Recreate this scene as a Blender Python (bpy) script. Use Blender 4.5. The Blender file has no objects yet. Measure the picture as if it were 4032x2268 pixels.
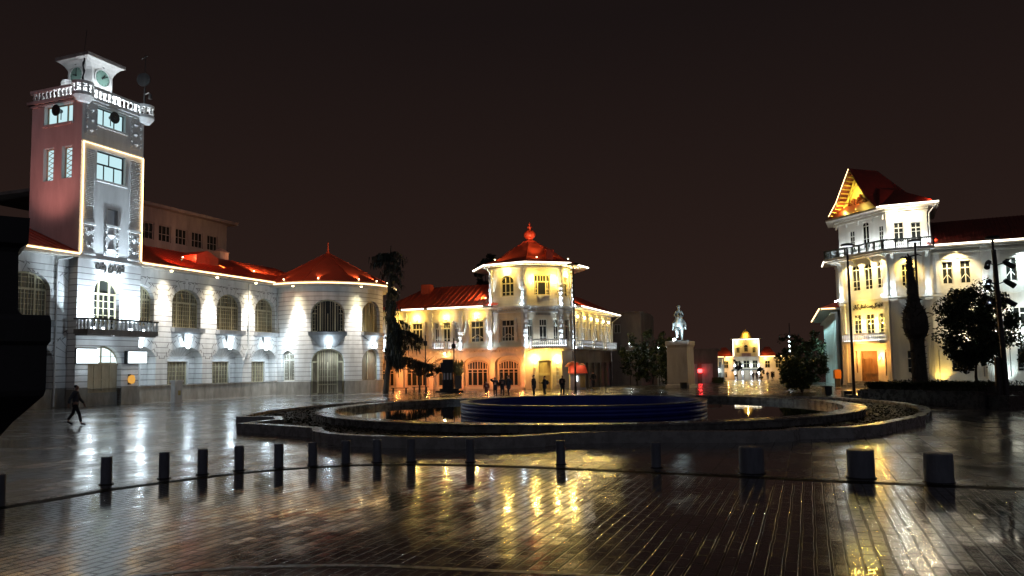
import bpy, bmesh, math, random
from mathutils import Vector, Matrix
from math import sin, cos, pi, radians, sqrt, atan2, hypot
random.seed(7)
S = bpy.context.scene
COL = bpy.data.collections.new('place')   # linked to the scene at the end

# ------------------------------------------------------------------ helpers
class MB:
    """collects faces in world coordinates, links them as one mesh object"""
    def __init__(s): s.v = []; s.f = []; s.m = []; s.cur = 0
    def add(s, pts, faces):
        b = len(s.v); s.v += [tuple(p) for p in pts]
        for f in faces: s.f.append([b + i for i in f]); s.m.append(s.cur)
    def quad(s, a, b, c, d): s.add((a, b, c, d), ((0, 1, 2, 3),))
    def hexa(s, p):  # p: 4 bottom + 4 top points
        s.add(p, ((3, 2, 1, 0), (4, 5, 6, 7), (0, 1, 5, 4), (1, 2, 6, 5), (2, 3, 7, 6), (3, 0, 4, 7)))
    def box(s, x0, x1, y0, y1, z0, z1):
        s.hexa([(x0, y0, z0), (x1, y0, z0), (x1, y1, z0), (x0, y1, z0), (x0, y0, z1), (x1, y0, z1), (x1, y1, z1), (x0, y1, z1)])
    def pbox(s, P, s0, s1, z0, z1, d0, d1):  # box in wall coordinates; d0 outer (smaller), d1 inner
        s.hexa([P(s0, z0, d0), P(s1, z0, d0), P(s1, z0, d1), P(s0, z0, d1), P(s0, z1, d0), P(s1, z1, d0), P(s1, z1, d1), P(s0, z1, d1)])
    def prism(s, poly, z0, z1):
        n = len(poly); b = [(p[0], p[1], z0) for p in poly] + [(p[0], p[1], z1) for p in poly]
        s.add(b, [list(range(n))[::-1], list(range(n, 2 * n))] + [(i, (i + 1) % n, n + (i + 1) % n, n + i) for i in range(n)])
    def tube(s, pts, r, n=8, cap=True):
        pts = [Vector(p) for p in pts]; rs = r if isinstance(r, (list, tuple)) else [r] * len(pts); rings = []
        up = Vector((0, 0, 1))
        for i, p in enumerate(pts):
            t = (pts[min(i + 1, len(pts) - 1)] - pts[max(i - 1, 0)]).normalized()
            a = t.cross(up if abs(t.z) < .95 else Vector((1, 0, 0))).normalized(); b = a.cross(t).normalized()
            rings.append([p + (a * cos(2 * pi * k / n) + b * sin(2 * pi * k / n)) * rs[i] for k in range(n)])
        V = [q for ring in rings for q in ring]; F = []
        for i in range(len(pts) - 1):
            for k in range(n):
                F.append((i * n + k, i * n + (k + 1) % n, (i + 1) * n + (k + 1) % n, (i + 1) * n + k))
        if cap: F += [tuple(range(n))[::-1], tuple(range((len(pts) - 1) * n, len(pts) * n))]
        s.add(V, F)
    def lathe(s, prof, c=(0, 0), n=24, a0=0., a1=2 * pi, cap=False):
        full = abs(a1 - a0 - 2 * pi) < 1e-6; m = n if full else n + 1
        V = []
        for r, z in prof:
            for k in range(m):
                a = a0 + (a1 - a0) * k / n; V.append((c[0] + r * cos(a), c[1] + r * sin(a), z))
        F = []
        for i in range(len(prof) - 1):
            for k in range(n):
                F.append((i * m + k, i * m + (k + 1) % m, (i + 1) * m + (k + 1) % m, (i + 1) * m + k))
        if cap: F += [tuple(range(m))[::-1], tuple(range((len(prof) - 1) * m, len(prof) * m))]
        s.add(V, F)
    def build(s, name, mats, parent=None, smooth=False, at=None):
        me = bpy.data.meshes.new(name)
        V = s.v
        o = bpy.data.objects.new(name, me)
        if parent is not None:
            o.parent = parent
            inv = WM[parent].inverted(); V = [inv @ Vector(p) for p in V]; WM[o] = WM[parent].copy()
        elif at is not None:
            V = [Vector(p) - Vector(at) for p in V]; o.location = at; WM[o] = Matrix.Translation(at)
        else: WM[o] = Matrix()
        me.from_pydata([tuple(p) for p in V], [], s.f)
        ml = mats if isinstance(mats, (list, tuple)) else [mats]
        for m in ml: me.materials.append(m)
        if len(ml) > 1:
            for p, k in zip(me.polygons, s.m): p.material_index = k
        bm = bmesh.new(); bm.from_mesh(me); bmesh.ops.recalc_face_normals(bm, faces=bm.faces); bm.to_mesh(me); bm.free()
        if smooth:
            for p in me.polygons: p.use_smooth = True
        me.update(); COL.objects.link(o)
        return o
WM = {}
def tag(o, label=None, cat=None, group=None, kind=None):
    if label: o['label'] = label
    if cat: o['category'] = cat
    if group: o['group'] = group
    if kind: o['kind'] = kind
    return o
def thing(name, loc, label, cat, group=None, rz=0.):
    o = bpy.data.objects.new(name, None); o.location = loc; o.rotation_euler = (0, 0, rz); o.empty_display_size = .3
    COL.objects.link(o); WM[o] = Matrix.Translation(loc) @ Matrix.Rotation(rz, 4, 'Z')
    return tag(o, label, cat, group)
def copy_tree(o, parent=None):
    c = o.copy(); COL.objects.link(c)
    if parent is not None: c.parent = parent
    for ch in o.children: copy_tree(ch, c)
    return c
def relabel(o, label): o['label'] = label; return o
class Line:
    """wall line seen from outside, left to right; P(s,z,d): d metres inwards"""
    def __init__(s, a, b):
        s.a = a; s.L = hypot(b[0] - a[0], b[1] - a[1]); s.d = ((b[0] - a[0]) / s.L, (b[1] - a[1]) / s.L); s.i = (-s.d[1], s.d[0])
    def __call__(s, u, z, d=0.): return (s.a[0] + s.d[0] * u + s.i[0] * d, s.a[1] + s.d[1] * u + s.i[1] * d, z)
class Arc:
    def __init__(s, c, r, phi): s.c = c; s.r = r; s.phi = phi
    def __call__(s, u, z, d=0.):
        a = s.phi + u / s.r; return (s.c[0] + (s.r - d) * cos(a), s.c[1] + (s.r - d) * sin(a), z)
class Op:
    def __init__(s, c, w, z0, z1, rise=0.): s.c = c; s.w = w; s.z0 = z0; s.z1 = z1; s.rise = rise; s.s0 = c - w / 2; s.s1 = c + w / 2; s.zs = z1 - rise
    def top(s, u, ins=0.):
        if s.rise <= 0: return s.z1 - ins
        t = max(0., 1 - ((u - s.c) / (s.w / 2 - ins)) ** 2) if abs(u - s.c) < s.w / 2 - ins else 0.
        return s.zs + (s.rise - ins) * sqrt(t)
    def cuts(s, n=14): return [s.s0, s.s1] if s.rise <= 0 else [s.c - s.w / 2 * cos(pi * k / n) for k in range(n + 1)]
def facade(mb, P, s0, s1, z0, z1, ops=(), depth=.3, step=None):
    B = {round(s0, 4), round(s1, 4)}
    for o in ops:
        for u in o.cuts():
            if s0 < u < s1: B.add(round(u, 4))
    B = sorted(B)
    if step:
        C = []
        for a, b in zip(B, B[1:]):
            n = max(1, math.ceil((b - a) / step)); C += [a + (b - a) * k / n for k in range(n)]
        B = C + [B[-1]]
    for a, b in zip(B, B[1:]):
        if b - a < 1e-5: continue
        m = (a + b) / 2; la, lb = z0, z0
        for o in sorted([o for o in ops if o.s0 < m < o.s1], key=lambda o: o.z0):
            if o.z0 > la + 1e-4: mb.quad(P(a, la), P(b, lb), P(b, o.z0), P(a, o.z0))
            la, lb = o.top(a), o.top(b)
        mb.quad(P(a, la), P(b, lb), P(b, z1), P(a, z1))
    for o in ops:
        if depth <= 0: continue
        mb.quad(P(o.s0, o.z0), P(o.s0, o.zs), P(o.s0, o.zs, depth), P(o.s0, o.z0, depth))
        mb.quad(P(o.s1, o.z0), P(o.s1, o.zs), P(o.s1, o.zs, depth), P(o.s1, o.z0, depth))
        if o.z0 > z0: mb.quad(P(o.s0, o.z0), P(o.s1, o.z0), P(o.s1, o.z0, depth), P(o.s0, o.z0, depth))
        c = o.cuts()
        for a, b in zip(c, c[1:]): mb.quad(P(a, o.top(a)), P(b, o.top(b)), P(b, o.top(b), depth), P(a, o.top(a), depth))
def window(parent, P, o, d, fm, pm, verts=(), horis=(), thick=.09, ft=.1, name='window', panes=True, extra=None):
    """frame mesh set d metres inside the wall plus one pane sub-part.
    verts: (fraction, width, z_lo or None, z_hi or None); horis: (z, height, frac_lo, frac_hi)"""
    mb = MB(); c = o.cuts()
    d0, d1 = d - thick, d
    mb.pbox(P, o.s0, o.s0 + ft, o.z0, o.zs, d0, d1); mb.pbox(P, o.s1 - ft, o.s1, o.z0, o.zs, d0, d1)
    mb.pbox(P, o.s0 + ft, o.s1 - ft, o.z0, o.z0 + ft, d0, d1)
    if o.rise <= 0: mb.pbox(P, o.s0 + ft, o.s1 - ft, o.z1 - ft, o.z1, d0, d1)
    else:
        for a, b in zip(c, c[1:]):
            mb.hexa([P(a, max(o.zs, o.top(a) - ft * 1.25), d0), P(b, max(o.zs, o.top(b) - ft * 1.25), d0), P(b, max(o.zs, o.top(b) - ft * 1.25), d1), P(a, max(o.zs, o.top(a) - ft * 1.25), d1),
                     P(a, o.top(a), d0), P(b, o.top(b), d0), P(b, o.top(b), d1), P(a, o.top(a), d1)])
    for fr, w, zl, zh in verts:
        u = o.s0 + fr * o.w; zl = o.z0 + ft if zl is None else zl; zh = o.top(u) - ft * .6 if zh is None else min(zh, o.top(u) - ft * .6)
        if zh > zl: mb.pbox(P, u - w / 2, u + w / 2, zl, zh, d0 + .012 * (w < .08) + .004, d1 - .002)
    for zc, h, f0, f1 in horis:
        a, b = o.s0 + f0 * o.w, o.s0 + f1 * o.w
        if o.rise > 0 and zc > o.zs:
            t = sqrt(max(0, 1 - ((zc - o.zs) / o.rise) ** 2)) * o.w / 2 - ft * .6; a = max(a, o.c - t); b = min(b, o.c + t)
        a = max(a, o.s0 + ft * .5); b = min(b, o.s1 - ft * .5)
        if b > a: mb.pbox(P, a, b, zc - h / 2, zc + h / 2, d0 + .012 * (h < .08) + .007, d1 - .004)
    if extra: extra(mb, o, d0, d1)
    w = mb.build(name, fm, parent)
    if panes:
        pb = MB()
        for a, b in zip(c, c[1:]): pb.hexa([P(a, o.z0, d - .03), P(b, o.z0, d - .03), P(b, o.z0, d - .01), P(a, o.z0, d - .01), P(a, o.top(a), d - .03), P(b, o.top(b), d - .03), P(b, o.top(b), d - .01), P(a, o.top(a), d - .01)])
        pb.build('pane', pm, w)
    return w
def strip(parent, pts, mat, r=.055, name='light_strip'):
    mb = MB(); mb.tube(pts, r, 6); return mb.build(name, mat, parent)

# ------------------------------------------------------------------ materials
def mat(name, col, rough=.6, metal=0., spec=.5, emit=None, es=0.):
    m = bpy.data.materials.new(name); m.use_nodes = True
    b = m.node_tree.nodes['Principled BSDF']
    b.inputs['Base Color'].default_value = (*col, 1); b.inputs['Roughness'].default_value = rough
    b.inputs['Metallic'].default_value = metal; b.inputs['Specular IOR Level'].default_value = spec
    if emit: b.inputs['Emission Color'].default_value = (*emit, 1); b.inputs['Emission Strength'].default_value = es
    return m
class NT:
    def __init__(s, m): s.t = m.node_tree; s.b = s.t.nodes['Principled BSDF']
    def n(s, typ, **k):
        x = s.t.nodes.new(typ)
        for a, v in k.items(): setattr(x, a, v)
        return x
    def l(s, a, b): s.t.links.new(a, b)
    def math(s, op, a, b=None, c=None):
        x = s.n('ShaderNodeMath', operation=op)
        for i, v in enumerate((a, b, c)):
            if v is None: continue
            if hasattr(v, 'links') or hasattr(v, 'is_linked'): s.l(v, x.inputs[i])
            else: x.inputs[i].default_value = v
        return x.outputs[0]
    def noise(s, vec, scale, detail=4., rough=.55):
        x = s.n('ShaderNodeTexNoise'); x.inputs['Scale'].default_value = scale; x.inputs['Detail'].default_value = detail; x.inputs['Roughness'].default_value = rough
        s.l(vec, x.inputs['Vector']); return x.outputs['Fac']
    def ramp(s, f, stops):
        x = s.n('ShaderNodeValToRGB'); e = x.color_ramp.elements
        while len(e) < len(stops): e.new(.5)
        for el, (p, c) in zip(e, stops): el.position = p; el.color = (*c, 1) if len(c) == 3 else c
        s.l(f, x.inputs['Fac']); return x.outputs['Color']
    def mix(s, f, a, b):
        x = s.n('ShaderNodeMix', data_type='RGBA')
        for i, v in zip((0, 6, 7), (f, a, b)):
            if hasattr(v, 'is_linked'): s.l(v, x.inputs[i])
            else: x.inputs[i].default_value = v if i == 0 else (*v, 1)
        return x.outputs[2]
    def bump(s, h, strength, dist=.02):
        x = s.n('ShaderNodeBump'); x.inputs['Strength'].default_value = strength; x.inputs['Distance'].default_value = dist
        s.l(h, x.inputs['Height']); s.l(x.outputs[0], s.b.inputs['Normal']); return x
    def pos(s): return s.n('ShaderNodeNewGeometry').outputs['Position']
    def map(s, vec, rot=0., scale=(1, 1, 1)):
        x = s.n('ShaderNodeMapping'); x.inputs['Rotation'].default_value = (0, 0, rot); x.inputs['Scale'].default_value = scale; s.l(vec, x.inputs['Vector']); return x.outputs[0]
def weathered(m, c0, c1, scale=1.5, bump=.15, rough=None, streak=True):
    t = NT(m); p = t.pos(); n = t.noise(t.map(p, 0, (1, 1, .25 if streak else 1)), scale, 6, .65)
    t.l(t.ramp(n, [(.3, c0), (.7, c1)]), t.b.inputs['Base Color'])
    f = t.noise(p, 28., 4); t.bump(f, bump, .02)
    if rough: t.l(t.ramp(n, [(.3, (rough[0],) * 3), (.7, (rough[1],) * 3)]), t.b.inputs['Roughness'])
    return m
def plaster(name, c0, c1, pitch=0., zlo=0., zhi=99., groove=.05, dark=(.16, .15, .14)):
    m = mat(name, c1, .75); t = NT(m); p = t.pos()
    n = t.noise(t.map(p, 0, (1, 1, .22)), 1.1, 7, .65); col = t.ramp(n, [(.28, c0), (.62, c1)])
    h = t.noise(p, 24., 4)
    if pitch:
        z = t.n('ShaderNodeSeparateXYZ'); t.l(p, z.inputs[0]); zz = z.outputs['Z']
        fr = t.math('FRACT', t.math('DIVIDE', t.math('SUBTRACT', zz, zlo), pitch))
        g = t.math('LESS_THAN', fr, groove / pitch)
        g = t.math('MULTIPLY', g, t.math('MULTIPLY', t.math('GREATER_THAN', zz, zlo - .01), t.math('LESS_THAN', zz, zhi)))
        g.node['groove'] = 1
        col = t.mix(t.math('MULTIPLY', g, .85), col, dark); h = t.math('SUBTRACT', t.math('MULTIPLY', h, .25), g)  # groove shade painted in: dark tone mixed over the joints, besides the bump
    t.l(col, t.b.inputs['Base Color']); t.bump(h, .5, .03)
    return m
def emis(name, col, st): return mat(name, (.0, .0, .0), .5, 0, 0, col, st)

M = {}
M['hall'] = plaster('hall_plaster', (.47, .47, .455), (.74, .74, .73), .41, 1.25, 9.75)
def arched_plaster():
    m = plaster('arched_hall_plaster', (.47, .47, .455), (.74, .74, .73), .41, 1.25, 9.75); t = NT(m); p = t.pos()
    d = t.n('ShaderNodeVectorMath', operation='DOT_PRODUCT'); sb = t.n('ShaderNodeVectorMath', operation='SUBTRACT'); t.l(p, sb.inputs[0]); sb.inputs[1].default_value = (-29.3, 51.6, 0); t.l(sb.outputs[0], d.inputs[0]); d.inputs[1].default_value = (.358, .934, 0)
    z = t.n('ShaderNodeSeparateXYZ'); t.l(p, z.inputs[0]); z = z.outputs['Z']
    u = t.math('SUBTRACT', t.math('MULTIPLY', t.math('FRACT', t.math('DIVIDE', t.math('SUBTRACT', d.outputs['Value'], 5.75 - 2.435), 4.87)), 4.87), 2.435)
    masks, lines = [], []
    for zs, R, zmax in ((7.55, 2.15, 9.7), (3.15, 2.2, 5.25)):
        dz = t.math('SUBTRACT', z, zs); au = t.math('ABSOLUTE', u); ang = t.math('ARCTAN2', dz, au); rad = t.math('SQRT', t.math('ADD', t.math('MULTIPLY', u, u), t.math('MULTIPLY', dz, dz)))
        hood = t.math('SUBTRACT', R, t.math('MULTIPLY', .16, t.math('FLOOR', t.math('MULTIPLY', 3., t.math('FRACT', t.math('MULTIPLY', ang, 2.))))))
        inz = t.math('MULTIPLY', t.math('LESS_THAN', rad, hood), t.math('MULTIPLY', t.math('GREATER_THAN', dz, .12), t.math('LESS_THAN', z, zmax)))
        fr = t.math('FRACT', t.math('ADD', t.math('MULTIPLY', ang, 3.2), .5)); masks.append(inz); lines.append(t.math('MULTIPLY', inz, t.math('LESS_THAN', fr, .075)))
        ed = t.math('MULTIPLY', t.math('LESS_THAN', t.math('ABSOLUTE', t.math('SUBTRACT', rad, hood)), .035), t.math('MULTIPLY', t.math('GREATER_THAN', dz, .12), t.math('LESS_THAN', z, zmax))); lines.append(ed)
    inside = t.math('MINIMUM', t.math('ADD', masks[0], masks[1]), 1.); extra = t.math('MINIMUM', t.math('ADD', t.math('ADD', lines[0], lines[1]), t.math('ADD', lines[2], lines[3])), 1.)
    g = [n for n in t.t.nodes if n.get('groove')][0]
    outs = [l.to_socket for l in g.outputs[0].links]
    new = t.math('MAXIMUM', t.math('MULTIPLY', g.outputs[0], t.math('SUBTRACT', 1., inside)), extra)  # arch joints take the same painted groove shade
    for so in outs: t.l(new, so)
    return m
M['tower'] = plaster('tower_plaster', (.50, .50, .50), (.68, .68, .68))
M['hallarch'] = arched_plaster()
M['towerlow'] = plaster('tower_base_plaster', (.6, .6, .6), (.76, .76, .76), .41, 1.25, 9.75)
M['plinth'] = weathered(mat('plinth_stone', (.3, .28, .25), .55), (.17, .155, .135), (.36, .34, .30), 2.2, .2)
M['trim'] = weathered(mat('trim_plaster', (.7, .7, .7), .7), (.55, .55, .54), (.75, .75, .74), 2.)
M['cream'] = plaster('cream_plaster', (.58, .52, .40), (.76, .70, .56), .33, 4.3, 12.2, .016, (.45, .43, .39))
M['creamlow'] = plaster('ground_floor_plaster', (.55, .50, .44), (.72, .66, .58))
M['quoin'] = plaster('quoin_plaster', (.5, .5, .5), (.76, .76, .76))
M['post'] = plaster('pale_plaster', (.58, .57, .52), (.76, .74, .68))
M['teal'] = plaster('pale_green_plaster', (.50, .55, .54), (.66, .71, .70))
M['roof'] = mat('red_sheet_roof', (.5, .05, .025), .42)
def roofmat():
    t = NT(M['roof']); p = t.pos(); n = t.noise(p, 1.3, 6, .7)
    t.l(t.ramp(n, [(.3, (.36, .048, .022)), (.7, (.54, .078, .036))]), t.b.inputs['Base Color'])
    t.l(t.ramp(n, [(.3, (.3,) * 3), (.7, (.5,) * 3)]), t.b.inputs['Roughness']); t.bump(t.noise(p, 5., 3), .12, .03)
roofmat()
M['roofdark'] = weathered(mat('dark_red_roof', (.12, .02, .015), .45), (.08, .014, .01), (.15, .024, .018), 2., .15)
M['frame'] = weathered(mat('cream_timber', (.5, .44, .29), .5), (.38, .33, .2), (.56, .5, .34), 3., .1)
M['whiteframe'] = weathered(mat('white_timber', (.7, .68, .6), .5), (.58, .56, .48), (.74, .72, .64), 3., .1)
M['door'] = weathered(mat('brown_door_timber', (.22, .12, .055), .45), (.13, .07, .03), (.27, .155, .075), 4., .2)
M['tandoor'] = weathered(mat('tan_door_timber', (.4, .32, .2), .5), (.3, .235, .15), (.46, .375, .25), 3., .1)
M['glass'] = mat('dark_glass', (.018, .02, .018), .06, 0, .6)
M['glassfrost'] = weathered(mat('dusty_glass', (.14, .125, .09), .25), (.07, .063, .047), (.18, .16, .115), 3., .05)
M['glassgrille'] = weathered(mat('board_behind_glass', (.17, .14, .09), .5), (.11, .088, .055), (.22, .18, .12), 5., .1)
M['lit'] = emis('lit_room_glass', (.60, .88, .93), .9)
M['litwhite'] = emis('bright_room_glass', (.80, .97, 1.), 1.5)
M['led'] = emis('warm_strip_light', (1., .66, .30), 5.)
M['ledw'] = emis('white_strip_light', (1., .90, .70), 5.)
M['lampw'] = emis('cool_lamp_glass', (.80, .93, 1.), 14.)
M['lampy'] = emis('warm_lamp_glass', (1., .80, .42), 12.)
M['lampo'] = emis('amber_lamp_glass', (1., .55, .15), 8.)
M['panel'] = emis('lit_sign_panel', (.83, .95, 1.), 4.)
M['red_lamp'] = emis('red_lamp_glass', (1., .04, .04), 10.)
M['blue_lamp'] = emis('blue_lamp_glass', (.15, .15, 1.), 6.)
M['metal'] = weathered(mat('dark_metal', (.03, .03, .032), .45, .6), (.022, .022, .024), (.05, .05, .05), 4., .05)
M['steel'] = mat('grey_steel', (.25, .25, .25), .4, .8)
M['pole'] = mat('dark_painted_pole', (.03, .022, .02), .4, .3)
M['bollard'] = weathered(mat('grey_bollard_stone', (.16, .175, .21), .45), (.11, .12, .15), (.22, .235, .27), 6., .15)
M['granite'] = weathered(mat('wet_granite', (.3, .29, .275), .3), (.2, .195, .185), (.38, .37, .35), 3., .15, (.16, .4), False)
M['basin'] = weathered(mat('dark_wet_granite', (.16, .155, .145), .3), (.09, .088, .082), (.22, .215, .2), 3., .15, (.16, .4), False)
M['darkstone'] = weathered(mat('dark_monument_stone', (.02, .02, .022), .6), (.012, .012, .014), (.028, .028, .032), 3., .15)
M['ped'] = weathered(mat('pedestal_stone', (.42, .38, .34), .6), (.34, .3, .27), (.5, .45, .41), 1.5, .15)
M['bronze'] = weathered(mat('pale_bronze', (.3, .36, .36), .4, .3), (.14, .17, .175), (.45, .5, .5), 4., .2, (.3, .55), False)
M['soil'] = weathered(mat('wet_planting_soil', (.03, .022, .015), .6), (.016, .012, .008), (.035, .026, .018), 3., .25, (.45, .9), False)
M['bark'] = weathered(mat('tree_bark', (.05, .04, .03), .8), (.03, .024, .018), (.08, .065, .05), 6., .6)
M['blue'] = weathered(mat('blue_paint', (.01, .03, .28), .45), (.008, .02, .22), (.013, .036, .34), 2., .05)
M['rimwhite'] = weathered(mat('ring_lip_paint', (.3, .3, .28), .35), (.2, .2, .19), (.36, .36, .34), 3., .05)
M['water'] = mat('still_water', (.004, .005, .006), .02, 0, .5)
_t = NT(M['water']); _t.bump(_t.noise(_t.map(_t.pos(), 0, (1, 1, 1)), 2.2, 2), .05, .02)
M['black'] = mat('black_paint', (.012, .012, .013), .5); M['grate'] = mat('cast_iron_grate', (.008, .008, .008), .6, 0, .15)
M['redcloth'] = weathered(mat('red_canopy', (.5, .06, .02), .6), (.38, .04, .015), (.55, .08, .03), 4., .1)
M['white'] = weathered(mat('white_paint', (.6, .6, .6), .5), (.45, .45, .45), (.66, .66, .66), 4., .1)
M['orange'] = mat('orange_box_paint', (.6, .2, .02), .45)
M['gold'] = weathered(mat('carved_gold_wood', (.45, .36, .12), .5), (.25, .19, .06), (.6, .5, .2), 5., .5)
M['concrete'] = weathered(mat('brown_render', (.2, .16, .14), .8), (.15, .115, .10), (.26, .21, .18), 1.2, .1)
M['clock'] = mat('clock_dial', (.20, .33, .28), .4)
M['palered'] = weathered(mat('pale_red_brick', (.5, .3, .25), .7), (.4, .23, .2), (.55, .35, .3), 3., .2)
M['skin'] = mat('skin_tone', (.35, .2, .14), .5)
M['hair'] = mat('dark_hair', (.012, .01, .009), .6)
M['darkcloth'] = weathered(mat('dark_cloth', (.02, .02, .024), .85), (.014, .014, .017), (.03, .03, .035), 8., .2)
M['greycloth'] = weathered(mat('grey_cloth', (.09, .1, .12), .85), (.06, .068, .08), (.12, .13, .15), 8., .2)
M['browncloth'] = weathered(mat('maroon_cloth', (.14, .03, .025), .85), (.1, .02, .018), (.18, .04, .03), 8., .2)
M['shoe'] = mat('black_shoe', (.012, .012, .012), .35)
M['gravel'] = M['soil']
def leafmat(name, c0, c1):
    m = mat(name, c0, .5, 0, .3); t = NT(m)
    r = t.n('ShaderNodeNewGeometry').outputs['Random Per Island']
    t.l(t.ramp(r, [(0., c0), (1., c1)]), t.b.inputs['Base Color']); return m
M['leaf'] = leafmat('dark_foliage', (.012, .02, .008), (.045, .062, .022))
M['leafg'] = leafmat('green_foliage', (.03, .045, .012), (.10, .12, .035))
M['needle'] = leafmat('cedar_needles', (.006, .009, .006), (.016, .022, .015))
M['hedge'] = leafmat('hedge_foliage', (.012, .02, .007), (.045, .06, .018))
M['cover'] = mat('ground_cover_leaf', (.02, .022, .01), .8, 0, .15)
ROT = atan2(.934, .358)
def paving(name, bw, bh, c0, c1, mortar, r0, r1, tilt, mort_d, seed, mort_h=.6, coat=.75, cr=.035):
    m = mat(name, c0, .3, 0, .5); t = NT(m); p = t.pos()
    wob = t.n('ShaderNodeTexNoise'); wob.inputs['Scale'].default_value = .8; wob.inputs['Detail'].default_value = 3; t.l(p, wob.inputs['Vector'])
    add = t.n('ShaderNodeVectorMath', operation='MULTIPLY_ADD'); t.l(wob.outputs['Color'], add.inputs[0]); add.inputs[1].default_value = (.05, .05, 0); t.l(p, add.inputs[2])
    v = t.map(add.outputs[0], -ROT)
    b = t.n('ShaderNodeTexBrick'); b.offset = .5; t.l(v, b.inputs['Vector'])
    for k, x in (('Scale', 1.), ('Mortar Size', mort_d), ('Mortar Smooth', .3), ('Bias', 0.), ('Brick Width', bw), ('Row Height', bh)): b.inputs[k].default_value = x
    b.inputs['Color1'].default_value = (*c0, 1); b.inputs['Color2'].default_value = (*c1, 1); b.inputs['Mortar'].default_value = (*mortar, 1)
    s = t.n('ShaderNodeSeparateXYZ'); t.l(v, s.inputs[0])
    row = t.math('FLOOR', t.math('DIVIDE', s.outputs['Y'], bh)); sh = t.math('MULTIPLY', t.math('MODULO', t.math('ABSOLUTE', row), 2.), .5)
    col = t.math('FLOOR', t.math('ADD', t.math('DIVIDE', s.outputs['X'], bw), sh))
    cv = t.n('ShaderNodeCombineXYZ'); t.l(row, cv.inputs[0]); t.l(col, cv.inputs[1]); cv.inputs[2].default_value = seed
    wn = t.n('ShaderNodeTexWhiteNoise'); t.l(cv.outputs[0], wn.inputs['Vector'])
    big = t.noise(p, .33, 4, .6); mid = t.noise(p, 2.6, 5, .6); fine = t.noise(p, 30., 3)
    dirt = t.ramp(mid, [(.3, (.7,) * 3), (.7, (1.12,) * 3)])
    mul = t.n('ShaderNodeMix', data_type='RGBA', blend_type='MULTIPLY'); mul.inputs[0].default_value = 1; t.l(b.outputs['Color'], mul.inputs[6]); t.l(dirt, mul.inputs[7])
    t.l(mul.outputs[2], t.b.inputs['Base Color'])
    wet = t.math('ADD', t.math('MULTIPLY', big, .7), t.math('MULTIPLY', mid, .3))
    dry = t.ramp(wet, [(.40, (0.,) * 3), (.56, (1.,) * 3)])
    ro = t.math('ADD', t.math('MULTIPLY', dry, r1 - r0), r0); ro = t.math('ADD', ro, t.math('MULTIPLY', wn.outputs['Value'], .05)); ro = t.math('ADD', ro, t.math('MULTIPLY', b.outputs['Fac'], .35))
    t.l(ro, t.b.inputs['Roughness'])
    t.l(t.math('SUBTRACT', .75, t.math('MULTIPLY', b.outputs['Fac'], .65)), t.b.inputs['Specular IOR Level'])
    # every stone tips its own way, less where a film of water stands
    k = t.math('MULTIPLY', t.math('ADD', t.math('MULTIPLY', dry, .85), .15), tilt)
    c = t.n('ShaderNodeVectorMath', operation='SUBTRACT'); t.l(wn.outputs['Color'], c.inputs[0]); c.inputs[1].default_value = (.5, .5, .5)
    sc = t.n('ShaderNodeVectorMath', operation='SCALE'); t.l(c.outputs[0], sc.inputs[0]); t.l(k, sc.inputs['Scale'])
    g = t.n('ShaderNodeNewGeometry'); ad = t.n('ShaderNodeVectorMath', operation='ADD'); t.l(g.outputs['Normal'], ad.inputs[0]); t.l(sc.outputs[0], ad.inputs[1])
    nm = t.n('ShaderNodeVectorMath', operation='NORMALIZE'); t.l(ad.outputs[0], nm.inputs[0])
    h = t.math('SUBTRACT', t.math('ADD', t.math('MULTIPLY', mid, .12), t.math('MULTIPLY', fine, .035)), t.math('MULTIPLY', b.outputs['Fac'], mort_h))
    bp = t.bump(h, .5, .03); t.l(nm.outputs[0], bp.inputs['Normal']); t.l(t.math('ADD', t.math('MULTIPLY', dry, .4), .10), bp.inputs['Strength'])
    t.b.inputs['Coat Weight'].default_value = coat; t.b.inputs['Coat IOR'].default_value = 1.4
    t.l(t.math('ADD', t.math('MULTIPLY', dry, .12), cr), t.b.inputs['Coat Roughness']); t.l(bp.outputs[0], t.b.inputs['Coat Normal'])
    return m
M['slab'] = paving('wet_stone_slabs', 1.0, .5, (.085, .08, .075), (.13, .125, .115), (.02, .019, .018), .14, .26, .05, .014, 1., .5, .65, .10)
M['sett'] = paving('wet_brick_setts', .42, .17, (.062, .05, .039), (.10, .084, .067), (.010, .009, .008), .06, .16, .030, .02, 2., 1.1, 1., .045)
def gz(y): return -.016 * min(max(y - 82., 0.), 110.)
def sq(mb, prof, c, rot=0.2, n=4):
    V = []
    for h, z in prof: V += [(c[0] + h * sqrt(2) * cos(rot + pi / 4 + k * pi / 2), c[1] + h * sqrt(2) * sin(rot + pi / 4 + k * pi / 2), z) for k in range(4)]
    mb.add(V, [(i * 4 + k, i * 4 + (k + 1) % 4, (i + 1) * 4 + (k + 1) % 4, (i + 1) * 4 + k) for i in range(len(prof) - 1) for k in range(4)] + [tuple(range(4))[::-1], tuple(range(len(prof) * 4 - 4, len(prof) * 4))])
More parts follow.
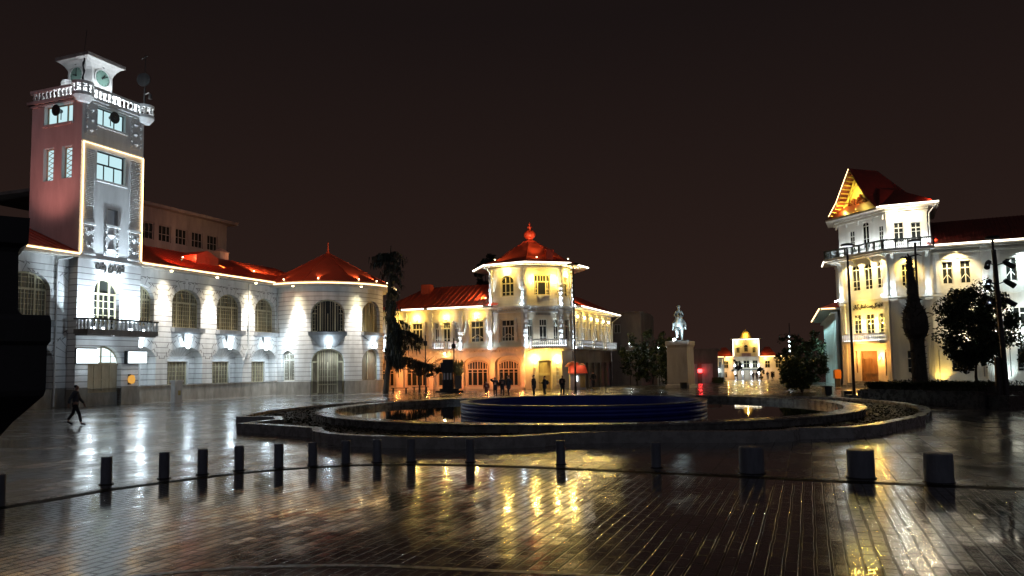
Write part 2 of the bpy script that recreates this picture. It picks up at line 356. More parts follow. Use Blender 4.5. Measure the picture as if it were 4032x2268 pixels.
# ------------------------------------------------------------------ statue
def skin(name, V, E, R, m, parent, sub=1, Mx=None, root=0):
    me = bpy.data.meshes.new(name); me.from_pydata(V, E, []); o = bpy.data.objects.new(name, me); S.collection.objects.link(o)
    o.modifiers.new('skin', 'SKIN'); 
    if not me.skin_vertices: me.skin_vertices.new()
    for k, d in enumerate(me.skin_vertices[0].data): r = R[k]; d.radius = (r, r) if not isinstance(r, tuple) else r; d.use_root = (k == root)
    if sub: s = o.modifiers.new('sub', 'SUBSURF'); s.levels = sub; s.render_levels = sub
    bpy.context.view_layer.update(); ev = o.evaluated_get(bpy.context.evaluated_depsgraph_get()); nm = bpy.data.meshes.new_from_object(ev)
    bpy.data.objects.remove(o); bpy.data.meshes.remove(me); nm.name = name
    if Mx is not None: nm.transform(Mx)
    nm.materials.clear(); nm.materials.append(m)
    for p in nm.polygons: p.use_smooth = True
    ob = bpy.data.objects.new(name, nm); COL.objects.link(ob); ob.parent = parent; WM[ob] = WM[parent].copy(); return ob
class SK:
    def __init__(s): s.V = []; s.E = []; s.R = []
    def p(s, co, r, par=None):
        s.V.append(tuple(co)); s.R.append(r); k = len(s.V) - 1
        if par is not None: s.E.append((par, k))
        return k
    def chain(s, par, pts):
        for co, r in pts: par = s.p(co, r, par)
        return par
pedx, pedy = 16.45, 75.6
pdt = thing('statue_pedestal', (pedx, pedy, 0), 'tall tapering stone pedestal under the horseman statue', 'pedestal'); pr_ = radians(-31)
mb = MB(); sq(mb, [(1.2, -.1), (1.18, .3), (1.05, .34), (1.0, 3.9), (1.12, 4.15), (1.14, 4.5), (1.02, 4.54)], (pedx, pedy), pr_ - .0); mb.build('shaft', M['ped'], pdt)
mb = MB(); mb.box(pedx - .45, pedx + .1, pedy - 2.0, pedy - 1.5, 0, .55); g = tag(mb.build('floodlight_box', M['black'], None, at=(pedx - .2, pedy - 1.75, 0)), 'low black box standing at the foot of the statue pedestal', 'floodlight box')
mb = MB(); mb.lathe([(.05, 4.54), (.15, 4.6), (.15, 4.75), (.03, 4.8)], (pedx - .75, pedy - .9), 10, cap=True); g = tag(mb.build('pedestal_lamp', M['lampw'], at=(pedx - .75, pedy - .9, 4.54)), 'bright white lamp on the left top edge of the pedestal', 'lamp')
sth = thing('equestrian_statue', (pedx - .08, pedy - .2, 4.54), 'pale bronze horseman in tall fur hat, riding toward the viewer', 'statue', None, pi - .16)
sc_ = Matrix.Scale(1.24, 4); b = SK()
r0 = b.p((0, 0, 1.28), .32); ch = b.chain(r0, [((0, .5, 1.3), .33), ((0, .75, 1.42), .29)]); nk = b.chain(ch, [((0, .95, 1.68), .20), ((0, 1.08, 1.93), .155)]); hd_ = b.chain(nk, [((0, 1.18, 2.02), .125), ((0, 1.36, 1.84), .105), ((0, 1.46, 1.66), .075)])
for sx_ in (-1, 1): b.chain(nk, [((.06 * sx_, 1.12, 2.1), .04), ((.075 * sx_, 1.12, 2.2), .012)])
rm_ = b.chain(r0, [((0, -.5, 1.33), .33), ((0, -.8, 1.3), .27)]); b.chain(rm_, [((0, -1.05, 1.25), .09), ((0, -1.15, .9), .09), ((0, -1.12, .5), .04)])
for sx_, lift in ((-1, 0), (1, 1)):
    k = b.p((.19 * sx_, .62, 1.1), .16, ch)
    if lift: b.chain(k, [((.2 * sx_, .78, .78), .09), ((.2 * sx_, .82, .66), .075), ((.2 * sx_, .66, .38), .05), ((.2 * sx_, .62, .27), .06)])
    else: b.chain(k, [((.19 * sx_, .66, .62), .08), ((.19 * sx_, .66, .5), .07), ((.19 * sx_, .66, .15), .05), ((.19 * sx_, .72, .04), .075)])
    b.chain(rm_, [((.2 * sx_, -.72, 1.05), .2), ((.21 * sx_, -.55, .85), .13), ((.2 * sx_, -.82, .52), .075), ((.2 * sx_, -.76, .15), .05), ((.2 * sx_, -.7, .04), .075)])
skin('horse', b.V, b.E, b.R, M['bronze'], sth, 1, sc_)
b = SK(); pv = b.p((0, -.02, 1.72), .19); to = b.chain(pv, [((0, .0, 1.95), .17), ((0, .02, 2.2), .19), ((0, .02, 2.36), .12)]); b.chain(to, [((0, .03, 2.44), .075), ((0, .05, 2.55), .105), ((0, .05, 2.63), .11)])
for sx_ in (-1, 1):
    b.chain(to, [((.2 * sx_, .02, 2.32), .1), ((.33 * sx_, -.02, 2.05), .078), ((.22 * sx_, .28, 1.9), .058), ((.12 * sx_, .38, 1.88), .05)])
    b.chain(pv, [((.2 * sx_, .1, 1.68), .15), ((.44 * sx_, .3, 1.38), .11), ((.47 * sx_, .14, .98), .08), ((.52 * sx_, .28, .90), .06)])
rider = skin('rider', b.V, b.E, b.R, M['bronze'], sth, 1, sc_)
b = SK(); b.chain(b.p((0, .04, 2.62), .13), [((0, .03, 2.72), .15), ((0, .02, 2.82), .14), ((0, .02, 2.86), .08)]); skin('fur_hat', b.V, b.E, b.R, M['bronze'], rider, 1, sc_)
b = SK(); b.chain(b.p((0, .14, 2.5), .06), [((0, .15, 2.4), .075), ((0, .15, 2.28), .05)]); skin('beard', b.V, b.E, b.R, M['bronze'], rider, 1, sc_)
b = SK(); b.chain(b.p((0, -.2, 1.66), .2), [((0, .05, 1.66), .23), ((0, .25, 1.66), .2)]); skin('saddle', b.V, b.E, [(r, r * .4) for r in b.R], M['bronze'], sth, 1, sc_)
mb = MB(); mb.box(pedx - .8, pedx + .65, pedy - 1.0, pedy + .9, 4.54, 4.6); mb.build('base_plate', M['bronze'], sth)
# ------------------------------------------------------------------ people
def person(x, y, z, head, h, label, top, bottom, hat=None, stride=0., arms='down', group=None, bag=False, bulk=1.):
    t = thing('person', (x, y, z), label, 'person', group, head); k = h / 1.75; Mx = Matrix.Scale(k, 4)
    b = SK(); pv = b.p((0, 0, .96), .105); to = b.chain(pv, [((0, .01, 1.15), .10), ((0, .02, 1.36), .12), ((0, .01, 1.46), .07)]); hn = b.chain(to, [((0, .02, 1.53), .05), ((0, .04, 1.6), .075), ((0, .04, 1.68), .082), ((0, .03, 1.74), .05)])
    b.chain(hn - 2, [((0, .125, 1.605), .016)])
    T = SK(); tp = T.p((0, 0, .88 - .25 * (bulk > 1)), .15 * bulk); tt = T.chain(tp, [((0, .01, 1.12), .145 * bulk), ((0, .02, 1.36), .155 * bulk), ((0, .01, 1.47), .09 * bulk)])
    Lg = SK(); lp = Lg.p((0, 0, .97), .125); SH = []
    for s in (-1, 1):
        f = stride * s
        kn = (.1 * s, .04 + f * .5, .52); an = (.1 * s, -.02 + f, .10 + (.10 if f < 0 else 0)); te = (.11 * s, an[1] + .17, .05 + (.0 if f < 0 else 0))
        b.chain(pv, [((.09 * s, f * .1, .88), .085), (kn, .058), (an, .042), (te, .036)])
        Lg.chain(lp, [((.095 * s, f * .1, .86), .098), (kn, .075), ((an[0], an[1], an[2] + .03), .062)])
        SH.append([(an[0], an[1] - .03, an[2] - .02), (te[0], te[1] + .04, te[2] - .015)])
        if arms == 'up' or (arms == 'upleft' and s < 0): P_ = [((.19 * s, 0, 1.42), .06), ((.40 * s, .08, 1.56), .045), ((.17 * s, .14, 1.66), .033)]; hdir = Vector((-.8 * s, .0, .35))
        elif arms == 'phone': P_ = [((.19 * s, 0, 1.42), .06), ((.24 * s, .05, 1.15), .045), ((.12 * s, .32, 1.2), .033)]; hdir = Vector((-.1 * s, .7, .2))
        else: P_ = [((.19 * s, 0, 1.42), .06), ((.25 * s, -.03 - stride * s * .4, 1.15), .045), ((.25 * s, .05 - stride * s * .8, .92), .033)]; hdir = Vector((0, .1 - stride * s * .5, -1))
        b.chain(to, P_); T.chain(tt, [(P_[0][0], .082 * bulk), (P_[1][0], .068 * bulk), (tuple(Vector(P_[1][0]).lerp(Vector(P_[2][0]), .92)), .052)])
        wr_ = len(b.V) - 1; hdir.normalize(); w0 = Vector(P_[2][0]); pal = b.p(w0 + hdir * .08, (.036, .02), wr_)
        side = hdir.cross(Vector((1, 0, 0)) if abs(hdir.x) < .8 else Vector((0, 1, 0))).normalized()
        for j in range(4):
            b.chain(pal, [(w0 + hdir * .11 + side * (.03 - .02 * j), .010), (w0 + hdir * (.15 - .008 * abs(j - 1)) + side * (.033 - .022 * j), .009), (w0 + hdir * (.18 - .01 * abs(j - 1)) + side * (.033 - .022 * j) + Vector((-.012 * s, 0, 0)), .007)])
        b.chain(wr_, [(w0 + hdir * .05 + side * .045, .011), (w0 + hdir * .09 + side * .06, .009)])
    body = skin('body', b.V, b.E, b.R, M['skin'], t, 1, Mx)
    skin('coat', T.V, T.E, T.R, M[top], t, 1, Mx); skin('trousers', Lg.V, Lg.E, Lg.R, M[bottom], t, 1, Mx)
    for q in SH: skin('shoe', q, [(0, 1)], [.052, .042], M['shoe'], t, 1, Mx)
    hr = SK(); hr.chain(hr.p((0, -.02, 1.62), .075), [((0, .0, 1.70), .092), ((0, .02, 1.755), .062)]); skin('hat' if hat else 'hair', hr.V, hr.E, hr.R, M[hat or 'hair'], t, 1, Mx)
    if bag:
        q = SK(); q.chain(q.p((0, -.2, 1.0), .13), [((0, -.22, 1.25), .14), ((0, -.18, 1.4), .09)]); skin('rucksack', q.V, q.E, q.R, M['darkcloth'], t, 1, Mx)
    return t
person(-19.3, 34.1, 0, -1.35, 1.76, 'lone dark walker in mid-stride on the wet plaza at left', 'greycloth', 'darkcloth', None, .30)
GRP = 'people standing behind the fountain'
def at(px, d): return ((px - 1288) / 1935 * d * 1.0, d)
for px, d, h, hd2, lab, tp, bt, arms, bag in [
    (1221, 57., 1.28, .2, 'small child in dark red coat, leftmost of the group behind the fountain', 'browncloth', 'darkcloth', 'down', False),
    (1243, 57.5, 1.50, .1, 'dark figure raising one hand to the head, elbow out, behind the fountain', 'darkcloth', 'darkcloth', 'upleft', False),
    (1261, 58., 1.56, -.3, 'dark figure standing between raised-arm person and tallest group member', 'darkcloth', 'darkcloth', 'down', False),
    (1277, 57., 1.66, 1.2, 'tallest dark figure of the left group, in bulky hooded jacket', 'darkcloth', 'darkcloth', 'down', True),
    (1340, 57., 1.66, 1.5, 'dark figure in a long coat left of the yellow door', 'darkcloth', 'darkcloth', 'down', False),
    (1367, 57., 1.58, 1.6, 'dark figure looking down at a phone before the yellow door', 'darkcloth', 'darkcloth', 'phone', True),
    (1411, 58., 1.58, -.8, 'lone dark figure standing just left of the tall street lamp', 'darkcloth', 'darkcloth', 'down', False)]:
    x, y = at(px, d); person(x, y, 0, hd2, h, lab, tp, bt, None, .06, arms, GRP, bag, 1.28)
x, y = at(1489, 74.); person(x, y, 0, .5, 1.75, 'dim dark figure by the shop shutters right of the kiosk', 'darkcloth', 'darkcloth', None, .1)
for px, d, hd2, lab in [(1890, 145., .3, 'tiny dark figure on the golden path, leftmost of four'), (1899, 141., -.4, 'tiny dark figure on the golden path, second from the left'), (1926, 138., 2.8, 'tiny dark figure on the golden path, third from the left'), (1938, 146., .9, 'tiny dark figure on the golden path, rightmost of four')]:
    x, y = at(px, d); person(x, y, gz(y), hd2, 1.72, lab, 'darkcloth', 'darkcloth', None, .18, 'down', 'people walking on the far boulevard')
# ------------------------------------------------------------------ lights
def light(kind, loc, power, col, target=None, size=60., blend=.5, rad=.08, name='lamp_light'):
    L = bpy.data.lights.new(name, kind); L.energy = power; L.color = col; L.shadow_soft_size = rad
    o = bpy.data.objects.new(name, L); o.location = loc; COL.objects.link(o)
    if kind == 'SPOT': L.spot_size = radians(size); L.spot_blend = blend
    if target is not None: o.rotation_euler = (Vector(target) - Vector(loc)).to_track_quat('-Z', 'Y').to_euler()
    return o
WARM = (1., .80, .50); COOL = (.72, .88, 1.); YEL = (1., .64, .13); ORA = (1., .42, .12); RED = (1., .12, .04); AMB = (1., .50, .13); SIDE = (.87, .95, 1.)
def spot(loc, tgt, p, col, size=60., blend=.6, rad=.08): return light('SPOT', loc, p, col, tgt, size, blend, rad, 'spot_light')
def point(loc, p, col, rad=.06): return light('POINT', loc, p, col, None, 0, 0, rad, 'lamp_light')

# ------------------------------------------------------------------ ground and sky
mb = MB()
xs = [-400, -150, -60, -30, 0, 30, 60, 100, 200, 400]; ys = [-60, 0, 15, 30, 45, 60, 82, 100, 130, 160, 192, 260, 450]
for i in range(len(xs) - 1):
    for j in range(len(ys) - 1):
        mb.quad((xs[i], ys[j], gz(ys[j])), (xs[i + 1], ys[j], gz(ys[j])), (xs[i + 1], ys[j + 1], gz(ys[j + 1])), (xs[i], ys[j + 1], gz(ys[j + 1])))
tag(mb.build('ground', M['slab']), kind='structure')
DR = [(-30, 2.), (-14.5, 7.6), (-10.6, 10.9), (-8.9, 13.4), (-8.0, 15.25), (-7.2, 16.3), (-6.3, 17.35), (-5.2, 18.1), (-3.9, 18.55), (-2.3, 18.55), (-.1, 17.95), (1.65, 17.2), (3.1, 16.55), (4.6, 15.85), (5.9, 15.2), (6.95, 14.75), (8.2, 14.2), (9.1, 13.85), (13., 12.3), (30, 5)]
def smooth(P, n=6):
    out = []
    for i in range(len(P) - 1):
        p0, p1, p2, p3 = P[max(i - 1, 0)], P[i], P[i + 1], P[min(i + 2, len(P) - 1)]
        for k in range(n):
            t = k / n
            out.append(tuple(.5 * (2 * p1[a] + (p2[a] - p0[a]) * t + (2 * p0[a] - 5 * p1[a] + 4 * p2[a] - p3[a]) * t * t + (3 * p1[a] - p0[a] - 3 * p2[a] + p3[a]) * t ** 3) for a in (0, 1)))
    return out + [P[-1]]
def offset(P, d):
    out = []
    for i, p in enumerate(P):
        a, b = P[max(i - 1, 0)], P[min(i + 1, len(P) - 1)]; L = hypot(b[0] - a[0], b[1] - a[1]) or 1
        out.append((p[0] - (b[1] - a[1]) / L * d, p[1] + (b[0] - a[0]) / L * d))
    return out
ds = smooth(DR)
def band(P, d0, d1, z, mb):
    A, B = offset(P, d0), offset(P, d1)
    for i in range(len(P) - 1): mb.quad((*A[i], z), (*A[i + 1], z), (*B[i + 1], z), (*B[i], z))
mb = MB()
E_ = offset(ds, -.2)
for i in range(len(E_) - 1): mb.quad((*E_[i], .004), (E_[i][0], -50, .004), (E_[i + 1][0], -50, .004), (*E_[i + 1], .004))
tag(mb.build('road', M['sett']), kind='structure')
mb = MB(); band(ds, -.2, .08, .008, mb)
tag(mb.build('drain_channel', M['grate']), kind='structure')
mb = MB(); band(ds, .08, .26, .012, mb); M['edge'] = weathered(mat('dark_edge_stone', (.04, .04, .04), .3), (.02, .02, .02), (.055, .054, .052), 4., .1, (.15, .4), False)
tag(mb.build('kerb_strip', M['edge']), kind='structure')
kb = smooth([(-14, 3.5), (-8.2, 6.9), (-5.6, 8.4), (-4.17, 8.92), (-3.4, 9.13), (-2.55, 9.22), (-1.6, 9.17), (-.1, 8.84), (.65, 8.68), (2.4, 8.1), (6, 6.6)])
mb = MB(); band(kb, -.05, .05, .008, mb)
tag(mb.build('kerb_line', M['granite']), kind='structure')

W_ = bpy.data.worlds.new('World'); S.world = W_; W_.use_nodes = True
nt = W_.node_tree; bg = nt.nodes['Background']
tc = nt.nodes.new('ShaderNodeTexCoord'); sp_ = nt.nodes.new('ShaderNodeSeparateXYZ'); nt.links.new(tc.outputs['Generated'], sp_.inputs[0])
rp = nt.nodes.new('ShaderNodeValToRGB'); e = rp.color_ramp.elements
e[0].position = 0.; e[0].color = (.0245, .0130, .0102, 1); e[1].position = .42; e[1].color = (.0092, .0060, .0058, 1)
x = e.new(.20); x.color = (.0170, .0096, .0080, 1)
nt.links.new(sp_.outputs['Z'], rp.inputs['Fac'])
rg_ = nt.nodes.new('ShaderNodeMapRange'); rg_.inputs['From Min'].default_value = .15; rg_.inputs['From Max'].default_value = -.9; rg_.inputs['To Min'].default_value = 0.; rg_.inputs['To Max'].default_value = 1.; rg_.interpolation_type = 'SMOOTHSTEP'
nt.links.new(sp_.outputs['Y'], rg_.inputs['Value']); gl = nt.nodes.new('ShaderNodeMix'); gl.data_type = 'RGBA'; nt.links.new(rg_.outputs[0], gl.inputs[0]); nt.links.new(rp.outputs['Color'], gl.inputs[6]); gl.inputs[7].default_value = (.062, .062, .075, 1); nt.links.new(gl.outputs[2], bg.inputs['Color']); bg.inputs['Strength'].default_value = 1.  # added fill: unseen sky behind the camera brightened to light surfaces facing it

# ------------------------------------------------------------------ town hall with clock tower
D2 = (.358, .934); O = (-29.3, 51.6)
PF = Line(O, (O[0] + D2[0], O[1] + D2[1]))
def PW(s, z, d=0.): return PF(s, z, d + .8)
hall = thing('town_hall', (O[0], O[1], 0), 'white town hall with tall clock tower, arched windows and red roof', 'town hall', None, ROT)
TW, TD = 5.25, 4.85
# --- tower
PLf = Line(PF(0, 0, TD)[:2], PF(0, 0, 0)[:2]); PRt = Line(PF(TW, 0, 0)[:2], PF(TW, 0, TD)[:2]); PBk = Line(PF(TW, 0, TD)[:2], PF(0, 0, TD)[:2])
t4 = Op(2.4, 2.4, 19.65, 20.92); tb = Op(2.48, 2.42, 15.78, 17.84); tn = Op(2.66, .86, 12.72, 13.85)
tw = Op(2.38, 2.1, 5.25, 8.92, 1.05); td = Op(2.35, 2.75, 0., 4.15, 1.3)
mb = MB(); facade(mb, PF, 0, TW, 10.08, 21.2, [t4, tb, tn], .34)
mb.pbox(PF, 2.2, 3.12, 12.7, 13.9, .3, .33)
l4 = Op(TD - 2.27, 2.75, 19.62, 21.0); l2 = Op(TD - 3.1, 1.0, 15.65, 17.98); l3 = Op(TD - 1.33, .98, 15.7, 17.95)
facade(mb, PLf, 0, TD, 9.5, 21.2, [l4, l2, l3], .38); facade(mb, PRt, 0, TD, 9.5, 21.2); facade(mb, PBk, 0, TW, 9.5, 21.2)
mb.quad(PF(0, 21.2), PF(TW, 21.2), PF(TW, 21.2, TD), PF(0, 21.2, TD))
mb.build('tower_shaft', M['tower'], hall)
mb = MB(); facade(mb, PF, 0, TW, 1.2, 10.08, [tw, td], .5); facade(mb, PLf, TD - 1.2, TD, 1.2, 10.08); facade(mb, PRt, 0, 1.2, 1.2, 10.08)
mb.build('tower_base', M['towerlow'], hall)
mb = MB(); ops = [Op(td.c, td.w, -.5, 1.2)]; PFp = lambda s, z, d=0.: PF(s, z, d - .06)
facade(mb, PFp, -.06, TW + .06, -.5, 1.2, ops, .5); mb.pbox(PF, -.06, td.s0, 1.2, 1.26, -.06, 0); mb.pbox(PF, td.s1, TW + .06, 1.2, 1.26, -.06, 0)
for P, a, b in ((PLf, TD - 1.2, TD + .06), (PRt, -.06, 1.2)): mb.pbox(P, a, b, -.5, 1.2, -.06, .0)
mb.pbox(PF, td.s0, td.s1, -.5, .9, .35, .5)
mb.build('plinth', M['plinth'], hall)
# lit tower windows
def diamond(mb, o, d0, d1, P=None):
    n = 6; h = (o.z1 - o.z0 - .2) / n
    for k in range(n):
        z0 = o.z0 + .1 + k * h
        for a, b in ((0, 1), (1, 0)):
            u0, u1 = o.s0 + .1 + a * (o.w - .2), o.s0 + .1 + b * (o.w - .2)
            mb.hexa([P(u0, z0 - .022, d1 - .05), P(u1, z0 + h - .022, d1 - .05), P(u1, z0 + h - .022, d1 - .02), P(u0, z0 - .022, d1 - .02), P(u0, z0 + .022, d1 - .05), P(u1, z0 + h + .022, d1 - .05), P(u1, z0 + h + .022, d1 - .02), P(u0, z0 + .022, d1 - .02)])
window(hall, PF, t4, .34, M['metal'], M['lit'], [(.3, .07, None, None), (.68, .07, None, None)], ft=.06)
window(hall, PF, tb, .34, M['metal'], M['lit'], [(.5, .07, 16.95, None), (.33, .07, None, 16.95), (.68, .07, None, 16.95)], [(16.95, .11, 0, 1)], ft=.08)
window(hall, PLf, l4, .38, M['frame'], M['lit'], [(.33, .12, None, None), (.7, .12, None, None)], ft=.08)
for o in (l2, l3): window(hall, PLf, o, .38, M['frame'], M['lit'], ft=.07, extra=lambda mb, o, a, b: diamond(mb, o, a, b, PLf))
for o, P in ((t4, PF), (tb, PF), (l4, PLf)): mb = MB(); mb.pbox(P, o.s0 - .06, o.s1 + .12, o.z0 - .16, o.z0 - .003, -.14, .06); mb.build('window_sill', M['trim'], hall)
mb = MB(); mb.pbox(PF, 2.02, 3.3, 12.54, 12.7, -.16, .02); mb.pbox(PF, 2.15, 2.22, 12.7, 13.85, -.03, .0); mb.pbox(PF, 3.09, 3.16, 12.7, 13.85, -.03, .0); mb.build('niche_shelf', M['trim'], hall)
# louvred strips
for a, b in ((.34, 1.06), (4.1, 5.0)):
    mb = MB()
    n = 38; h = (17.85 - 12.85) / n
    for k in range(n):
        z = 12.85 + k * h
        mb.hexa([PF(a, z, -.02), PF(b, z, -.02), PF(b, z, .0), PF(a, z, .0), PF(a, z + h * .2, -.10), PF(b, z + h * .2, -.10), PF(b, z + h * .62, .0), PF(a, z + h * .62, .0)])
    mb.build('louvre_strip', M['tower'], hall)
# carved reliefs
def relief(s0, s1, z0, z1, rows, P=PF, leaf=False):
    mb = MB(); mb.pbox(P, s0, s1, z0, z1, -.035, .0); c = (s0 + s1) / 2; w = s1 - s0; h = (z1 - z0) / rows
    for r in range(rows):
        zc = z0 + (r + .5) * h
        a = [P(c - w * .28, zc, -.036), P(c, zc - h * .36, -.036), P(c + w * .28, zc, -.036), P(c, zc + h * .36, -.036)]
        tip = P(c, zc, -.19)
        mb.add(a + [tip], ((0, 1, 4), (1, 2, 4), (2, 3, 4), (3, 0, 4)))
        for sx in (-1, 1):
            for sz in (-1, 1):
                q = [P(c + sx * w * (.34 + .10 * sin(k * .9)), zc + sz * h * (.12 + .09 * k), -.06 - .03 * (k % 2)) for k in range(4)]
                mb.tube(q, w * .045, 5)
            if leaf:
                for k in range(4):
                    q = [P(c, zc - h * .3, -.05), P(c + sx * w * .2, zc - h * (.05 - .1 * k), -.10), P(c + sx * w * .42, zc + h * (-.2 + .17 * k), -.05)]
                    mb.tube(q, w * .04, 5)
    mb.build('carved_relief', M['tower'], hall)
relief(.22, 1.2, 18.7, 20.9, 3); relief(4.05, 5.03, 18.7, 20.9, 3)
relief(.22, 1.18, 10.55, 12.45, 2, leaf=True); relief(4.07, 5.03, 10.55, 12.45, 2, leaf=True); relief(1.98, 3.2, 10.45, 12.5, 2)
for a, b, c, d, e_ in ((.16, 1.24, 12.45, 12.62, -.2), (4.01, 5.09, 12.45, 12.62, -.2), (.16, 1.24, 10.38, 10.5, -.16), (4.01, 5.09, 10.38, 10.5, -.16), (0., TW, 18.2, 18.32, -.05), (-.03, TW + .03, 10.02, 10.16, -.08)):
    mb = MB(); mb.pbox(PF, a, b, c, d, e_, .0); mb.build('moulding', M['trim'], hall)
strip(hall, [PF(.05, 10.42, -.1), PF(.13, 10.5, -.1), PF(.13, 18.14, -.1), PF(5.17, 18.14, -.1), PF(5.17, 10.4, -.1)], M['led'], .045)
# writing on the tower: word shapes in joined Persian letters
FORM = {'ا': (0xFE8D, 0xFE8E, 0, 0), 'د': (0xFEA9, 0xFEAA, 0, 0), 'ر': (0xFEAD, 0xFEAE, 0, 0), 'ه': (0xFEE9, 0xFEEA, 0xFEEB, 0xFEEC), 'ک': (0xFB8E, 0xFB8F, 0xFB90, 0xFB91), 'ل': (0xFEDD, 0xFEDE, 0xFEDF, 0xFEE0), 'پ': (0xFB56, 0xFB57, 0xFB58, 0xFB59), 'س': (0xFEB1, 0xFEB2, 0xFEB3, 0xFEB4), 'ت': (0xFE95, 0xFE96, 0xFE97, 0xFE98), 'ن': (0xFEE5, 0xFEE6, 0xFEE7, 0xFEE8), 'گ': (0xFB92, 0xFB93, 0xFB94, 0xFB95), 'ی': (0xFBFC, 0xFBFD, 0xFBFE, 0xFBFF), 'ش': (0xFEB5, 0xFEB6, 0xFEB7, 0xFEB8)}
def shape(t):
    out = ''
    for i, ch in enumerate(t):
        if ch not in FORM: out += ch; continue
        f = FORM[ch]; pj = i > 0 and t[i - 1] in FORM and FORM[t[i - 1]][2] != 0; nj = i < len(t) - 1 and t[i + 1] in FORM and f[2] != 0
        out += chr(f[3] if pj and nj else f[1] if pj else f[2] if nj else f[0])
    return out[::-1]
def lettering(parent, text, P, s0, s1, z0, d, m, slant=0., name='lettering', hmax=None, bold=.012):
    c = bpy.data.curves.new('lettering_curve', 'FONT'); c.body = text; c.extrude = .02; c.offset = bold
    tmp = bpy.data.objects.new('lettering_curve', c); S.collection.objects.link(tmp); bpy.context.view_layer.update()
    me = bpy.data.meshes.new_from_object(tmp.evaluated_get(bpy.context.evaluated_depsgraph_get())); bpy.data.objects.remove(tmp)
    X = [v.co.x for v in me.vertices]; Y = [v.co.y for v in me.vertices]; k = (s1 - s0) / (max(X) - min(X)); ky = k if hmax is None else hmax / (max(Y) - min(Y))
    mx_, my_ = min(X), min(Y)
    mb = MB(); mb.add([P(s0 + (v.co.x - mx_) * k, z0 + (v.co.y - my_) * ky + slant * (v.co.x - mx_) * k, d - .02 - v.co.z * 1.5) for v in me.vertices], [tuple(p.vertices) for p in me.polygons])
    return mb.build(name, m, parent)
M['sign'] = mat('dark_lettering', (.05, .045, .04), .6)
lettering(hall, shape('شهرداری رشت'), PF, 1.35, 3.75, 9.25, -.03, M['sign'], .0, hmax=.85, bold=.03)
# balcony window and door
def hallbars(o, dense=True):
    v = [(.27, .13, None, None), (.73, .13, None, None), (.5, .07, None, o.zs)]
    v += [(f, .035, None, None) for f in (.1, .185, .345, .42, .58, .655, .815, .9)]
    h = [(o.zs + .02, .12, 0, 1)] + [(z, .035, 0, 1) for z in [o.z0 + .35 * k for k in range(1, int((o.z1 - o.z0) / .35))]]
    return v, h
window(hall, PF, tw, .45, M['frame'], M['glass'], [(.3, .13, None, None), (.72, .13, None, None), (.51, .05, None, 7.75)], [(7.8, .14, 0, 1)] + [(z, .05, 0, 1) for z in (5.8, 6.3, 6.8, 7.3)], ft=.13, thick=.12)
dr = Op(2.2, 2.0, .9, 2.88); window(hall, PF, Op(td.c, td.w, 2.9, 4.15, 1.25), .48, M['frame'], M['litwhite'], [(.5, .1, None, None), (.8, .04, None, None)], [(3.4, .04, 0, 1)], name='fanlight')
mb = MB(); mb.pbox(PF, td.s0, td.s1, .9, 2.9, .4, .48)
for k in range(4):
    a = td.s0 + .12 + k * (td.w - .2) / 4
    for z0, z1 in ((1.0, 1.75), (1.85, 2.78)): mb.pbox(PF, a + .05, a + (td.w - .2) / 4 - .06, z0, z1, .36, .4)
mb.pbox(PF, td.s0, td.s1, 2.82, 2.92, .3, .4)
dd = mb.build('door', M['tandoor'], hall)
# tower balcony
bal = MB(); bal.pbox(PF, -.2, 5.75, 4.9, 5.22, -1.3, .0); bal.pbox(PF, -.1, 5.65, 4.8, 4.9, -1.15, .0)
BSL = weathered(mat('balcony_slab_paint', (.13, .11, .10), .6), (.09, .075, .07), (.17, .145, .13), 3., .1)
balc = bal.build('balcony', BSL, hall)
mb = MB(); mb.pbox(PF, -.22, 5.77, 5.86, 5.97, -1.32, -1.12); mb.pbox(PF, -.22, -.02, 5.86, 5.97, -1.12, .0); mb.pbox(PF, 5.57, 5.77, 5.86, 5.97, -1.12, .0)
mb.build('handrail', M['metal'], balc)
def baluster_mesh(h, r=.075, n=8):
    return [(r * .9, 0), (r * .9, .06 * h), (r * .5, .1 * h), (r * 1.25, .38 * h), (r * .55, .75 * h), (r * .9, .92 * h), (r * .9, h)]
def balusters(parent, spots, z, h, m, r=.075, n=7, name='baluster'):
    mb = MB(); x, y = spots[0]; mb.lathe([(a, b + z) for a, b in baluster_mesh(h, r)], (x, y), n)
    first = mb.build(name, m, parent, True)
    inv = WM[parent].to_3x3().inverted()
    for p in spots[1:]:
        c = first.copy(); COL.objects.link(c); c.location = inv @ Vector((p[0] - x, p[1] - y, 0))
n = 18
balusters(balc, [PF(-.12 + 5.79 * k / (n - 1), 0, -1.22)[:2] for k in range(n)] + [PF(-.12, 0, -.9 + .3 * k)[:2] for k in range(3)] + [PF(5.67, 0, -.9 + .3 * k)[:2] for k in range(3)], 5.22, .64, M['trim'], .085)
# parapet round the tower top
mb = MB()
for P, L in ((PF, TW), (PLf, TD), (PRt, TD), (PBk, TW)): mb.pbox(P, -.12, L + .12, 21.02, 21.14, -.12, .0); mb.pbox(P, -.26, L + .26, 21.2, 21.42, -.26, .35)
for s, d in ((0, 0), (TW, 0)): mb.lathe([(.05, 20.82), (.42, 20.85), (.62, 21.1), (.7, 21.22), (.7, 21.44), (.05, 21.46)], PF(s, 0, d)[:2], 18)
mb.build('cornice', M['trim'], hall)
mb = MB()
for P, a, b in ((PF, .6, TW - .6), (PLf, .0, TD - .6), (PRt, .6, TD), (PBk, 0, TW)): mb.pbox(P, a, b, 22.02, 22.2, -.22, .04)
for s, d in ((0, 0), (TW, 0)): mb.lathe([(.48, 22.0), (.68, 22.0), (.7, 22.2), (.48, 22.2)], PF(s, 0, d)[:2], 18)
par = mb.build('parapet_rail', M['tower'], hall)
